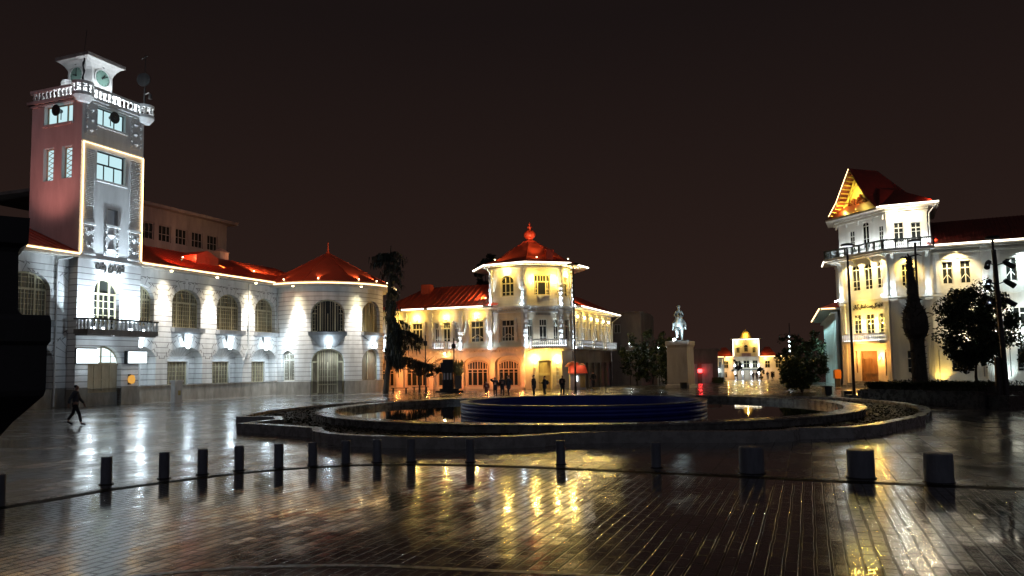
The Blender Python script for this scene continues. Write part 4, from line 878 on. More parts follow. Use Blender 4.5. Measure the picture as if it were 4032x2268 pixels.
cornice(PL, 0, LL + .1, 4.12, cb, M['creamlow'], 42)
# eaves and roof of the left wing
EV = eav.data.materials[0]
mb = MB(); mb.pbox(PL, 0, LL + .3, 8.35, 8.55, -.75, .4); mb.build('eaves', EV, cb)
strip(cb, [PL(L(10.), 8.5, -.8), PL(L(7.4), 8.5, -.8)], M['ledw'], .065); strip(cb, [PL(L(6.9), 8.5, -.8), PL(L(.6), 8.5, -.8)], M['ledw'], .065)
mb = MB(); mb.quad(PL(L(13), 8.56, -.75), PL(LL + 1., 8.56, -.75), PL(LL + 1., 11.3, 4.3), PL(L(9.6), 11.3, 4.3)); mb.quad(PL(LL, 11.3, 4.3), PL(L(9.6), 11.3, 4.3), PL(L(13), 8.4, 9.), PL(LL, 8.4, 9.)); mb.add([PL(L(13), 8.5, -.75), PL(L(9.6), 11.3, 4.3), PL(L(13), 8.4, 9.)], ((0, 1, 2),))
for k in range(22):
    u = L(12.6) + k * .62; t = max(0., min(1., (u - L(13)) / 3.4)) if u < L(9.6) else 1.
    mb.tube([PL(u, 8.6, -.72), PL(u, 8.58 + 2.74 * t, -.75 + 5.05 * t)], .05, 4)
mb.build('roof', M['roof'], cb)
mb = MB(); mb.pbox(PL, L(9.5), L(8.4), 10.2, 11.5, 2.7, 3.6); mb.build('chimney', M['redcloth'], cb)
# turret walls
mb = MB()
facade(mb, A1, 0, A1.L, 4.1, 12.5, [Op(1.94, 1.5, UP0, UP1), Op(1.98, 1.5, 9.42, 11.55, .62)], .22)
facade(mb, A2, 0, A2.L, 4.1, 12.5, [Op(1.94, 1.72, 9.46, 11.55), Op(.6, .55, UP0, UP1), Op(1.99, .84, 4.75, UP1), Op(3.34, .55, UP0, UP1)], .22)
facade(mb, A3, 0, A3.L, 4.1, 12.5, [Op(1.25, 1.0, 9.46, 11.4), Op(1.3, .9, UP0, UP1)], .22)
B1 = (V3[0] - 2.5, V3[1] + 6.5); B0 = (V0[0] + 1, V0[1] + 6)
for a, b in ((V3, B1), (B1, B0), (B0, V0)): facade(mb, Line(a, b), 0, Line(a, b).L, 4.1, 12.5)
mb.build('turret_wall', M['cream'], cb)
mb = MB(); facade(mb, A1, 0, A1.L, -.4, 4.1, [Op(1.9, 3.0, -.4, 3.35, .75)], .3); facade(mb, A2, 0, A2.L, -.4, 4.1, [Op(2.12, 1.42, -.4, 2.85)], .35); facade(mb, A3, 0, A3.L, -.4, 4.1)
mb.build('ground_floor_wall', M['creamlow'], cb)
archfront(A1, Op(1.9, 3.0, -.4, 3.35, .75))
rectwin(cb, A1, 1.94, 1.5, UP0, UP1, M['whiteframe'], M['glass'], n=4)
def gridbars(o): return [(.33, .08, None, None), (.67, .08, None, None)], [(o.z0 + (o.z1 - o.z0) * .62, .1, 0, 1), (o.z0 + (o.z1 - o.z0) * .2, .05, 0, 1)]
o = Op(1.98, 1.5, 9.42, 11.55, .62); window(cb, A1, o, .22, M['frame'], M['glass'], *gridbars(o))
o = Op(1.94, 1.72, 9.46, 11.55); window(cb, A2, o, .22, M['frame'], M['glass'], [(.24, .1, None, None), (.76, .1, None, None), (.42, .06, 10.9, None), (.58, .06, 10.9, None), (.12, .04, None, 10.8), (.88, .04, None, 10.8)], [(10.85, .12, 0, 1), (10.1, .05, 0, .24), (10.1, .05, .76, 1), (9.75, .05, 0, .24), (9.75, .05, .76, 1)])
for c, w, n, z in ((.6, .55, 2, UP0), (1.99, .84, 2, 4.75), (3.34, .55, 2, UP0)): rectwin(cb, A2, c, w, z, UP1, M['whiteframe'], M['glass'], n=n, arrow=False)
rectwin(cb, A3, 1.25, 1.0, 9.46, 11.4, M['whiteframe'], M['glass'], arrow=False); rectwin(cb, A3, 1.3, .9, UP0, UP1, M['whiteframe'], M['glass'], arrow=False)
o = Op(2.12, 1.42, -.1, 2.85); window(cb, A2, o, .33, M['frame'], M['tandoor'], [(.5, .08, None, 1.4)] + [(f / 12, .035, 1.7, 2.6) for f in range(2, 11)], [(1.5, .3, 0, 1), (2.62, .1, 0, 1), (.7, .08, 0, 1)], name='entrance_door')
mb = MB(); mb.pbox(A2, 1.3, 2.94, 2.85, 3.0, -.14, .0); mb.build('door_hood', M['quoin'], cb)
mb = MB()
for s in (1.0, 3.42):
    for k in range(6): mb.pbox(A2, s - .14, s + .14, .4 + .42 * k, .58 + .42 * k, -.09, .0)
mb.build('wall_stone', M['quoin'], cb)
for P, s in ((A1, .05), (A1, A1.L - .12), (A2, .12), (A2, A2.L - .1), (A3, .1), (A3, A3.L - .1)):
    quoins(cb, P, s, 4.2, 8.0, .26, .5, .15, .2, .05); quoins(cb, P, s, 8.5, 12.2, .26, .5, .15, .2, .05)
quoins(cb, A1, A1.L - .12, .2, 4., .26, .5, .15, .2, .05)
for sg in (-1, 1): quoins(cb, A1, 1.94 + sg * 1.02, 4.75, 7.2, .22, .5, .12, .2, .06)
for P in (A1, A2, A3):
    cornice(P, -.12, P.L + .12, 8.25, cb, M['trim'], 14); cornice(P, -.1, P.L + .1, 4.12, cb, M['creamlow'], 10)
    mb = MB(); mb.pbox(P, -.08, P.L + .08, 7.72, 7.82, -.1, .0); mb.build('string_course', M['trim'], cb)
    mb = MB(); mb.pbox(P, -.1, P.L + .1, 12.2, 12.36, -.14, .0); mb.build('string_course', M['trim'], cb)
mb = MB(); mb.pbox(A2, 1.22, 2.8, 7.42, 7.68, -.06, .0); mb.build('name_plaque', M['plinth'], cb)
# cloth hanging from the open turret window
mb = MB(); mb.pbox(A2, 1.3, 2.7, 9.36, 9.45, -.16, .0); mb.add([A2(1.4, 9.4, -.18), A2(2.1, 9.4, -.18), A2(1.6, 9.0, -.2), A2(1.4, 9.4, -.14), A2(2.1, 9.4, -.14), A2(1.6, 9.0, -.16)], ((0, 1, 2), (3, 5, 4), (0, 2, 5, 3), (1, 4, 5, 2))); mb.build('window_sill', M['white'], cb)
# eaves ring
def inset_poly(P, d):
    c = (sum(p[0] for p in P) / len(P), sum(p[1] for p in P) / len(P)); return [(c[0] + (p[0] - c[0]) * d, c[1] + (p[1] - c[1]) * d) for p in P]
OC = (2.0, 82.0); OP = [V0, V1, V2, V3, B1, B0]
oct_ = [(OC[0] + 6.15 * cos(a), OC[1] + 6.15 * sin(a)) for a in [radians(-90 + 16 - 22.5 + 45 * k) for k in range(8)]]
mb = MB(); mb.prism(oct_, 12.5, 12.72); mb.build('eaves', EV, cb)
strip(cb, [(OC[0] + (p[0] - OC[0]) * 1.01, OC[1] + (p[1] - OC[1]) * 1.01, 12.66) for p in [oct_[-2], oct_[-1], oct_[0], oct_[1], oct_[2], oct_[3]]], M['ledw'], .07)
mb = MB(); pr = [(6.1, 12.73), (3.9, 13.5), (2.2, 14.7), (.75, 15.55)]
for k in range(8):
    a0, a1 = [radians(-90 + 16 - 22.5 + 45 * q) for q in (k, k + 1)]
    for (r0, z0), (r1, z1) in zip(pr, pr[1:]): mb.quad((OC[0] + r0 * cos(a0), OC[1] + r0 * sin(a0), z0), (OC[0] + r0 * cos(a1), OC[1] + r0 * sin(a1), z0), (OC[0] + r1 * cos(a1), OC[1] + r1 * sin(a1), z1), (OC[0] + r1 * cos(a0), OC[1] + r1 * sin(a0), z1))
    mb.tube([(OC[0] + r * cos(a0), OC[1] + r * sin(a0), z) for r, z in pr], .06, 5)
mb.build('turret_roof', M['roof'], cb)
FR = mat('red_finial_paint', (.5, .06, .03), .35)
mb = MB(); mb.lathe([(.78, 15.45), (.78, 15.62), (.6, 15.7), (.35, 15.85), (.3, 15.95), (.5, 16.05), (.64, 16.3), (.62, 16.55), (.42, 16.8), (.2, 16.95), (.13, 17.05), (.26, 17.16), (.26, 17.24), (.1, 17.35), (.08, 17.45), (.13, 17.55), (.06, 17.68), (.01, 17.8)], OC, 24); mb.build('onion_finial', FR, cb, True)
mb = MB(); q = (3.9, 78.7)
mb.box(3.55, 4.25, 77.6, 80.2, 13.1, 14.05); mb.prism([(3.45, 77.55), (4.35, 77.55), (4.35, 80.2), (3.45, 80.2)], 14.06, 14.14); mb.box(3.7, 4.1, 77.55, 77.6, 13.25, 13.9); mb.build('dormer', FR, cb)
# balconies
LEDC = emis('cool_strip_light', (.85, .93, 1.), 7.)
def balcony(parent, P, a, b, out, z0, n, m, hr=.62):
    mb = MB(); mb.pbox(P, a, b, z0, z0 + .2, -out, .0); mb.pbox(P, a + .1, b - .1, z0 - .08, z0, -out + .15, .0); bo = mb.build('balcony', m, parent)
    mb = MB(); mb.pbox(P, a - .03, b + .03, z0 + .2 + hr, z0 + .3 + hr, -out - .03, -out + .13); mb.pbox(P, a - .03, a + .12, z0 + .2 + hr, z0 + .3 + hr, -out + .13, .0); mb.pbox(P, b - .12, b + .03, z0 + .2 + hr, z0 + .3 + hr, -out + .13, .0)
    mb.build('handrail', m, bo)
    sp = [P(a + .06 + (b - a - .12) * k / (n - 1), 0, -out + .06)[:2] for k in range(n)]
    for e_ in (a + .06, b - .06): sp += [P(e_, 0, -out + .06 + (out - .06) * k / 4)[:2] for k in range(1, 4)]
    balusters(bo, sp, z0 + .2, hr, m, .07, 6)
    mb = MB(); mb.pbox(P, a + .2, b - .2, z0 + .201, z0 + .26, -out + .2, -out + .27); mb.build('light_strip', LEDC, bo)
    for k in range(3): point(P(a + (b - a) * (k + .5) / 3, z0 + .5, -out + .35), 7, SIDE)
    return bo
BW = weathered(mat('white_balcony_paint', (.65, .66, .68), .6), (.5, .52, .54), (.7, .71, .73), 3., .1)
balcony(cb, A2, .5, 4.25, .8, 4.1, 18, BW); balcony(cb, PL, L(6.5), L(5.05), .7, 4.1, 8, BW); balcony(cb, PL, L(4.75), L(3.9), .5, 4.1, 5, BW)
# right wing
ups = [1.7 + 2.72 * k for k in range(6)]
mb = MB(); facade(mb, PR, 0, 17.2, 4.1, 8.3, [Op(s + .6, 1.0, UP0, UP1) for s in ups], .2); mb.build('upper_wall', M['cream'], cb)
mb = MB(); facade(mb, PR, 0, 17.2, -1, 4.1, [Op(s + .6, 2., -.8, 2.6) for s in ups], .3); mb.build('ground_floor_wall', M['concrete'], cb)
for s in ups:
    rectwin(cb, PR, s + .6, 1.0, UP0, UP1, M['whiteframe'], M['glass'], arrow=False)
    mb = MB(); mb.pbox(PR, s - .4, s + 1.6, -.8, 2.6, .22, .28); mb.build('shop_shutter', M['steel'], cb)
    quoins(cb, PR, s - .75, 4.4, 8.1, .3, .27, .12)
for a, b in ((1.5, 5.2), (6.4, 10.), (11.4, 16.6)): balcony(cb, PR, a, b, .8, 4.1, 12, BW)
mb = MB(); mb.pbox(PR, 0, 17.9, 8.3, 8.52, -1.0, .4); mb.build('eaves', EV, cb)
strip(cb, [PR(.3, 8.5, -1.06), PR(17.9, 8.5, -1.06)], M['ledw'], .065)
mb = MB(); mb.quad(PR(0, 8.53, -1.), PR(17.9, 8.53, -1.), PR(16., 10.7, 3.4), PR(0, 10.7, 3.4)); mb.quad(PR(16., 10.7, 3.4), PR(0, 10.7, 3.4), PR(0, 8.4, 8.), PR(17.9, 8.4, 8.)); mb.add([PR(17.9, 8.53, -1.), PR(17.9, 8.4, 8.), PR(16., 10.7, 3.4)], ((0, 1, 2),))
mb.build('roof', M['roof'], cb)
mb = MB(); mb.pbox(PR, 1.4, 3., 9.4, 11.0, 1.4, 2.6); mb.build('chimney', M['redcloth'], cb)
mb = MB(); mb.tube([PR(17.8, 8.4, -1.), PR(17.3, 7.6, -.1), PR(17.2, 4., -.1)], .06, 6); mb.build('downpipe', M['trim'], cb); mb = MB(); mb.tube([PL(LL + .2, 12.4, -1.7), PL(LL + .4, 11.2, -.05), PL(LL + .45, 8.6, -.1)], .055, 6); mb.build('downpipe', M['trim'], cb)
# lamps on the building
for P, c, z in [(PL, L(1.6), 7.45), (PL, L(5.1), 7.45), (PL, L(8.58), 7.45), (PL, L(11.2), 7.45)] :
    wall_lamp(P, c, z, cb, M['lampy'], .08, .22, .16); point(P(c, z + .1, -.36), vary(170), YEL)
for P, c, z in ((A1, 1.98, 11.95), (A2, .85, 11.0), (A2, 3.05, 11.0), (A3, 1.25, 11.6)):
    wall_lamp(P, c, z, cb, M['lampy'], .08, .22, .14); point(P(c, z + .05, -.4), 260, YEL)
for s in ups: wall_lamp(PR, s - .1, 7.5, cb, M['lampy'], .1, .3, .2); point(PR(s - .1, 7.6, -.45), 80, YEL)
for s in ups: spot(PR(s - .75, 4.75, -.5), PR(s - .75, 9, 0), 110, COOL, 70)
for P, s, zb in [(PL, L(u), 4.45) for u in (.1, 3.4, 12.4)] + [(A1, A1.L - .1, 8.75), (A1, .1, 8.75), (A2, A2.L - .05, 8.75), (A2, .1, 4.5), (A2, A2.L - .1, 4.5), (A1, .1, 4.45), (A3, A3.L, 8.75), (A3, A3.L, 4.4)]:
    mb = MB(); x = P(s, zb - .25, -.38); mb.lathe([(.09, zb - .3), (.12, zb - .12)], x[:2], 8, cap=True); mb.build('uplight', M['lampw'], cb)
    spot((x[0], x[1], zb - .08), P(s, zb + 4., -.12), 1100, COOL, 44, .8, .04); point((x[0], x[1], zb), 8, COOL)
for s in (1.0, 2.1, 3.3, 4.1): point(A2(s, 4.5, -.5), 9, SIDE)
wall_lamp(PL, L(5.15), 3.72, cb, M['lampy'], .12, .22, .35); point(PL(L(5.15), 3.6, -.5), 60, (1., .62, .2))
for u in (3.4, 6.9, 10.4): point(PL(L(u), 2.3, -1.1), 130, (1., .33, .07)); point(PL(L(u), .7, -.6), 16, (1., .22, .05))
for s in (-.0, A1.L): point(A1(s, 2.3, -1.0), 130, (1., .33, .07)); point(A1(s, .7, -.6), 14, (1., .22, .05))
point(PL(L(14), 2.4, -1.5), 80, (1., .42, .1))
for s in (1.0, 3.42): wall_lamp(A2, s, 2.95, cb, M['lampy'], .09, .28, .14); point(A2(s, 3.0, -.36), 240, YEL)
point(A2(2.1, 3.6, -.7), 60, YEL); spot(A1(1.9, 11.9, -1.3), A1(1.9, 8, .0), 200, (1., .75, .35), 70, .9); spot(A2(2., 11.9, -1.3), A2(2., 8, .0), 200, (1., .75, .35), 70, .9)
spot(PL(LL - .4, 9.9, .9), PL(L(6), 9.9, 1.9), 300, (1., .5, .2), 70, .8); roof_lamp(PL(L(.9), 9.5, .75), PL(L(3), 9.9, 1.4), 420, (1., .66, .26), 100, cb)
for a in (-60, -10, 30): 
    q = radians(-90 + 16 + a); roof_lamp((OC[0] + 5.3 * cos(q), OC[1] + 5.3 * sin(q), 13.25), (OC[0] + 1.5 * cos(q), OC[1] + 1.5 * sin(q), 15.4), 120, (1., .55, .2), 110, cb)
spot((3., 75.5, 13.3), (2, 82, 16.2), 2400, (1., .5, .22), 34, .8)
spot(PR(2.2, 9.2, -.5), PR(9, 9.4, 1.2), 520, (1., .4, .15), 90, .8); point(PR(2., 9.6, .2), 30, (1., .45, .15))

# ------------------------------------------------------------------ post office on the right
PA0 = (33.3, 67.5); pd = (.899, -.438); pi_ = (.438, .899)
def loc2w(x, y): return (PA0[0] + pd[0] * x + pi_[0] * y, PA0[1] + pd[1] * x + pi_[1] * y)
po = thing('post_office', (PA0[0], PA0[1], 0), 'pale three-storey post office with steep gabled corner turret and fluted pilasters', 'building', None, atan2(pd[1], pd[0]))
CL = loc2w(-4.12, 4.11)
DFc = Line(CL, PA0); RF = Line(PA0, loc2w(3.2, 0)); RW_ = Line(loc2w(3.07, .27), loc2w(22, .27)); LD = (.335, .942); LB = Line((CL[0] + LD[0] * 4.7, CL[1] + LD[1] * 4.7), CL); LWg = Line((CL[0] - .3 + LD[0] * 28.1, CL[1] + LD[1] * 28.1), (CL[0] - .3 + LD[0] * 3., CL[1] + LD[1] * 3.))
# door face
o_door = Op(3.0, 2.1, .5, 3.25); dw = [Op(1.86, .9, 4.85, 6.62), Op(3.38, .95, 4.8, 6.62), Op(4.9, .9, 4.85, 6.62)]; da = [Op(1.93, .92, 8.82, 11.25, .45), Op(3.42, .92, 8.82, 11.25, .45), Op(4.88, .92, 8.82, 11.25, .45)]; dt = [Op(1.7, .62, 12.6, 14.5), Op(3.38, .8, 12.6, 15.1, .4), Op(5.14, .56, 12.6, 14.4)]; ds_ = [Op(1.5, .3, 1.26, 3.28), Op(5.12, .42, 1.0, 3.28)]
mb = MB(); facade(mb, DFc, 0, DFc.L, 0, 15.7, [o_door] + dw + da + dt + ds_, .3)
rt = [Op(.95, .8, 12.7, 14.5), Op(2.3, .8, 12.7, 14.4)]; ru_ = [Op(1.3, .62, 8.82, 10.75)]; rm = [Op(1.24, .62, 4.87, 6.63)]; rg_ = [Op(1.42, .66, 1.25, 3.22)]
facade(mb, RF, 0, 3.2, -.5, 15.7, rt + ru_ + rm + rg_, .25)
facade(mb, Line(loc2w(3.2, 0), loc2w(3.2, 6.5)), 0, 6.5, 8, 15.7); facade(mb, Line(loc2w(3.2, 6.5), loc2w(-4.12, 6.5)), 0, 7.32, 11, 15.7); facade(mb, Line(loc2w(-4.12, 6.5), CL), 0, 2.4, 11.9, 15.7)
mb.build('corner_wall', M['post'], po)
for o in dw + da + dt + rt + ru_ + rm:
    P = DFc if o in dw + da + dt else RF
    zt = o.z0 + (o.z1 - o.z0 - (o.rise or 0)) * (.72 if o.rise == 0 else .98)
    window(po, P, o, .13 if P is DFc else .2, M['whiteframe'], M['glass'], [(.5, .07, None, None)], [(zt, .08, 0, 1), (o.z0 + .35, .035, 0, 1), (o.z0 + .9, .035, 0, 1)], ft=.065, thick=.07)
for o in ds_: window(po, DFc, o, .25, M['door'], M['glass'], [], [(1.9, .05, 0, 1), (2.6, .05, 0, 1)], ft=.06)
window(po, RF, rg_[0], .25, M['whiteframe'], M['glass'], [(.5, .07, None, None)], [(2.5, .08, 0, 1), (1.7, .04, 0, 1)], ft=.065)
window(po, DFc, o_door, .28, M['door'], M['door'], [(.5, .12, None, 2.6), (.12, .1, None, 2.6), (.88, .1, None, 2.6)], [(2.6, .16, 0, 1), (1.2, .12, 0, 1)], ft=.14, thick=.12, name='entrance_door')
mb = MB()
for k in range(3): mb.pbox(DFc, 1.4 - .3 * k, 4.7 + .3 * k, -.6, .5 - .17 * k, -.45 - .38 * k, -.02 if k == 0 else -.45 - .38 * (k - 1) + .002)
mb.build('entrance_steps', M['granite'], po)
def pilaster(P, s, w, z0, z1, out=.16, flute=True):
    mb = MB()
    if flute:
        n = 4; fw = w / n
        for k in range(n): mb.pbox(P, s - w / 2 + k * fw + fw * .14, s - w / 2 + (k + 1) * fw - fw * .14, z0, z1, -out, .0)
        mb.pbox(P, s - w / 2, s + w / 2, z0, z1, -out + .07, .001)
    else: mb.pbox(P, s - w / 2, s + w / 2, z0, z1, -out, .0)
    mb.pbox(P, s - w / 2 - .06, s + w / 2 + .06, z1 - .22, z1, -out - .06, .0); mb.pbox(P, s - w / 2 - .05, s + w / 2 + .05, z0, z0 + .2, -out - .05, .0)
    return mb.build('pilaster', M['post'], po)
for P, s in ((DFc, .22), (DFc, 5.5), (RF, .28), (RF, 3.0), (RW_, 4.2), (RW_, 10.6), (LB, .4), (LB, 4.5)):
    for a, b in ((.0, 7.75), (8.05, 11.85)): pilaster(P, s, .56 if P in (DFc,) else .5, a, b)
def band(P, a, b, z0, z1, out=.12, name='string_course', m=None):
    mb = MB(); mb.pbox(P, a, b, z0, z1, -out, .0); return mb.build(name, m or M['post'], po)
for P, a, b in ((DFc, 0, DFc.L + .1), (RF, 0, 3.25), (RW_, .2, 18.9), (LB, 0, 4.7)): band(P, a, b, 7.84, 8.0, .2)
for P, a, b in ((RF, .55, 2.7), (RW_, .5, 18.9)): band(P, a, b, 4.1, 4.25, .08); band(P, a, b, .0, .9, .06)
band(DFc, .55, 5.15, 6.85, 7.0, .08); band(DFc, .55, 5.15, 7.62, 7.8, .1)
lettering(po, shape('اداره کل پست استان گیلان'), DFc, 1.45, 4.95, 7.02, -.02, M['sign'], 0, hmax=.58, bold=.015)
# balcony above the door
balcony(po, DFc, .55, 5.15, .75, 3.95, 22, BW, .58)
# top balcony right round the turret
DG = weathered(mat('dark_green_balustrade', (.05, .06, .055), .6), (.03, .038, .035), (.07, .08, .075), 3., .1)
mb = MB()
for P, a, b in ((DFc, -1.0, DFc.L + .42), (RF, -.42, 3.6), (LB, 2.3, 4.7)): mb.pbox(P, a, b, 11.9, 12.12, -1.0, .0); mb.pbox(P, a + .3, b - .3, 11.75, 11.9, -.7, .0)
tb_ = mb.build('balcony', M['post'], po)
mb = MB()
for P, a, b in ((DFc, -1.0, DFc.L + .42), (RF, -.42, 3.6), (LB, 2.3, 4.7)):
    mb.pbox(P, a, b, 12.8, 12.92, -1.0, -.84); n = int((b - a) / .9)
    for k in range(n + 1): u = a + .08 + (b - a - .16) * k / n; mb.pbox(P, u - .08, u + .08, 12.12, 12.8, -.99, -.85)
mb.build('handrail', DG, tb_)
sp = []
for P, a, b in ((DFc, -1.0, DFc.L + .42), (RF, -.42, 3.6)):
    n = int((b - a) / .155); sp += [P(a + (b - a) * (k + .5) / n, 0, -.92)[:2] for k in range(n)]
balusters(tb_, sp, 12.12, .68, DG, .045, 6)
for P, s in ((DFc, .25), (DFc, 1.9), (DFc, 3.9), (DFc, 5.6), (RF, .3), (RF, 3.), (LB, 4.3)):
    mb = MB()
    V = []
    for u in (s - .12, s + .12): V += [P(u, 11.1, -.05), P(u, 11.25, -.12), P(u, 11.55, -.3), P(u, 11.75, -.8), P(u, 11.75, .0), P(u, 11.1, .0)]
    mb.add(V, [tuple(range(6)), tuple(range(6, 12))[::-1]] + [(k, (k + 1) % 6, 6 + (k + 1) % 6, 6 + k) for k in range(6)]); mb.build('bracket', M['post'], tb_)
# turret cornice, roof, gable
for P, a, b in ((DFc, -.1, DFc.L + .1), (RF, -.1, 3.3), (LB, 2.4, 4.7)): band(P, a, b, 15.25, 15.4, .15, 'cornice'); band(P, a, b, 15.5, 15.68, .3, 'cornice')
for s in (1.0, 2.5, 4.2, 5.4):
    mb = MB(); mb.pbox(DFc, s - .14, s + .14, 14.9, 15.25, -.14, .0); mb.build('bracket', M['post'], po)
tc_ = [loc2w(*p) for p in ((-5.2, 3.7), (-.45, -1.05), (4.1, -1.05), (4.1, 7.3), (-5.2, 7.3))]
mb = MB(); mb.prism(tc_, 15.69, 15.86); mb.build('eaves', EV, po)
mb = MB(); top = [loc2w(*p) for p in ((-3.0, 3.9), (-.4, 1.4), (.9, 2.3), (.9, 4.6), (-2.6, 5.)) ]
for k in range(5):
    k2 = (k + 1) % 5; mb.quad((*tc_[k], 15.87), (*tc_[k2], 15.87), (*top[k2], 17.9), (*top[k], 17.9))
mb.add([(*p, 17.9) for p in top], (tuple(range(5)),))
ux = [(loc2w(1, 0)[i] - PA0[i]) for i in (0, 1)]
hh = DFc; gc = 2.91
def GB(s, z, d): return hh(s, z, d)
gz0, gz1, hw = 16.05, 19.95, 2.75
for sg in (-1, 1):
    pts = [(hw, gz0), (1.7, 17.2), (0, gz1)]
    for (u0, z0), (u1, z1) in zip(pts, pts[1:]):
        mb.hexa([GB(gc + sg * u0, z0, -1.15), GB(gc + sg * u0, z0, 4.6), GB(gc + sg * u1, z1, 2.2 + 2.4 * (u1 / hw)), GB(gc + sg * u1, z1, -1.15)] + [GB(gc + sg * u0 + sg * .03, z0 + .12, -1.15), GB(gc + sg * u0 + sg * .03, z0 + .12, 4.6), GB(gc + sg * u1, z1 + .14, 2.2 + 2.4 * (u1 / hw)), GB(gc + sg * u1, z1 + .14, -1.15)])
mb.add([GB(gc - hw, gz0, 4.6), GB(gc + hw, gz0, 4.6), GB(gc, gz1, 2.2)], ((0, 1, 2),))
mb.build('turret_roof', M['roofdark'], po)
mb = MB(); mb.add([GB(gc - hw + .5, 15.87, -.1), GB(gc + hw - .5, 15.87, -.1), GB(gc + 1.35, 17.1, -.1), GB(gc, 19.3, -.1), GB(gc - 1.35, 17.1, -.1)], ((0, 1, 2, 3, 4),)); mb.build('gable_wall', M['gold'], po)
mb = MB()
for sg in (-1, 1):
    pts = [(hw, gz0), (1.7, 17.2), (0, gz1)]
    for (u0, z0), (u1, z1) in zip(pts, pts[1:]):
        n = 4 if u0 == hw else 8
        for k in range(n):
            t = (k + .5) / n; u = u0 + (u1 - u0) * t; z = z0 + (z1 - z0) * t - .02
            mb.pbox(GB, gc + sg * u - .04, gc + sg * u + .04, z - .10, z - .005, -1.12, -.1)
        mb.hexa([GB(gc + sg * (u0 - .42), z0 - .03, -.3), GB(gc + sg * (u0 - .2), z0 - .03, -.3), GB(gc + sg * (u0 - .2), z0 - .03, -.1), GB(gc + sg * (u0 - .42), z0 - .03, -.1), GB(gc + sg * max(u1 - .42, 0.), z1 - (.6 if u1 == 0 else .03), -.3), GB(gc + sg * max(u1 - .2, .01), z1 - .25 * (u1 == 0) - .03, -.3), GB(gc + sg * max(u1 - .2, .01), z1 - .25 * (u1 == 0) - .03, -.1), GB(gc + sg * max(u1 - .42, 0), z1 - (.6 if u1 == 0 else .03), -.1)])
mb.build('gable_rafters', M['gold'], po)
mb = MB(); rnd = random.Random(3)
for k in range(26):
    a = rnd.uniform(-1.2, 1.2); z = 16.75 + rnd.uniform(0, .75) * (1 - abs(a) / 1.6); mb.tube([GB(gc + a, z, -.14), GB(gc + a + rnd.uniform(-.3, .3), z + rnd.uniform(.1, .3), -.34), GB(gc + a + rnd.uniform(-.4, .4), z + rnd.uniform(-.1, .2), -.2)], [.07, .09, .03], 5)
for k in range(9):
    a = -1.1 + .275 * k; mb.tube([GB(gc + a, 16.7, -.2), GB(gc + a * 1.15, 17.1 + .35 * (1 - abs(a)), -.3)], [.1, .02], 5)
mb.build('carved_crest', weathered(mat('dark_red_carving', (.2, .03, .012), .5), (.14, .018, .008), (.26, .05, .015), 5., .2), po)
strip(po, [GB(DFc.L + .1, 15.84, -1.1), (*tc_[1], 15.84)], M['ledw'], .06)
q = [(*tc_[1], 15.84), (*tc_[2], 15.84)]; strip(po, [tuple(a + b for a, b in zip(v, (-.03, -.06, 0))) for v in q], M['ledw'], .075)
mb = MB(); mb.tube([GB(gc - hw - .05, gz0 + .05, -1.2), GB(gc - 1.75, 17.25, -1.2), GB(gc, gz1 + .08, -1.2)], .03, 5); mb.build('light_strip', M['led'], po)
mb = MB(); mb.tube([RF(3.9, 15.7, -.9), RF(3.35, 15.1, -.1), RF(3.35, 12.3, -.1)], .06, 6); mb.build('downpipe', M['trim'], po)
# right wing
rwops = []
for c in (1.45, 2.8, 6.08, 7.45, 12.2, 13.6): rwops += [Op(c, .8, 8.82, 10.78)]
for c in (2.2, 6.5, 8.2, 12.4): rwops += [Op(c, 1.5 if c < 3 else .95, 4.9, 6.65)]
for c in (2.25, 6.6, 8.2, 12.4): rwops += [Op(c, 1.7 if c < 3 else .95, 1.28, 3.25 if c > 3 else 2.7)]
mb = MB(); facade(mb, RW_, 0, 18.9, -.5, 12.0, rwops, .28); facade(mb, Line(loc2w(22, .27), loc2w(22, 10)), 0, 9.7, -1, 12.); mb.build('wing_wall', M['post'], po)
for o in rwops:
    def ex(mb, o, a, b):
        for sg in (-1, 1): mb.tube([RW_(o.c + sg * o.w * .04, o.z0 + (o.z1 - o.z0) * .42, (a + b) / 2), RW_(o.c + sg * o.w * .44, o.z0 + (o.z1 - o.z0) * .2, (a + b) / 2)], .03, 4)
    n3 = o.w > 1.2
    window(po, RW_, o, .24, M['whiteframe'], M['glass'], ([(.5, .08, None, None)] if not n3 else [(.33, .08, None, None), (.67, .08, None, None)]), [(o.z0 + (o.z1 - o.z0) * .7, .09, 0, 1)] + ([] if o.z0 > 8 else [(o.z0 + .3, .04, 0, 1)]), ft=.075, thick=.07, extra=ex if o.z0 > 8 else None)
for s in (.75, 4.15, 5.2, 10.1, 10.9):
    if s not in (4.15,): pilaster(RW_, s, .3, 8.05, 11.7, .1, False)
band(RW_, .2, 18.9, 11.5, 11.62, .22, 'cornice'); band(RW_, .2, 18.9, 11.85, 12.0, .35, 'cornice')
for a, b in ((.95, 3.4), (5.4, 8.2)): band(RW_, a, b, 11.0, 11.12, .08, 'window_hood')
mb = MB(); mb.pbox(RW_, .25, 19.5, 12.01, 12.2, -.9, .4); mb.build('eaves', EV, po); strip(po, [RW_(.3, 12.14, -.96), RW_(19., 12.14, -.96)], M['ledw'], .075)
mb = MB(); mb.quad(RW_(0., 12.21, -.9), RW_(19.5, 12.21, -.9), RW_(19.5, 14.9, 4.2), RW_(.0, 14.9, 4.2)); mb.quad(RW_(0., 14.9, 4.2), RW_(19.5, 14.9, 4.2), RW_(19.5, 12., 9.5), RW_(0, 12, 9.5))
for k in range(62): mb.tube([RW_(.2 + .31 * k, 12.24, -.88), RW_(.2 + .31 * k, 14.93, 4.2)], .025, 4)
mb.build('roof', M['roofdark'], po)
mb = MB(); 
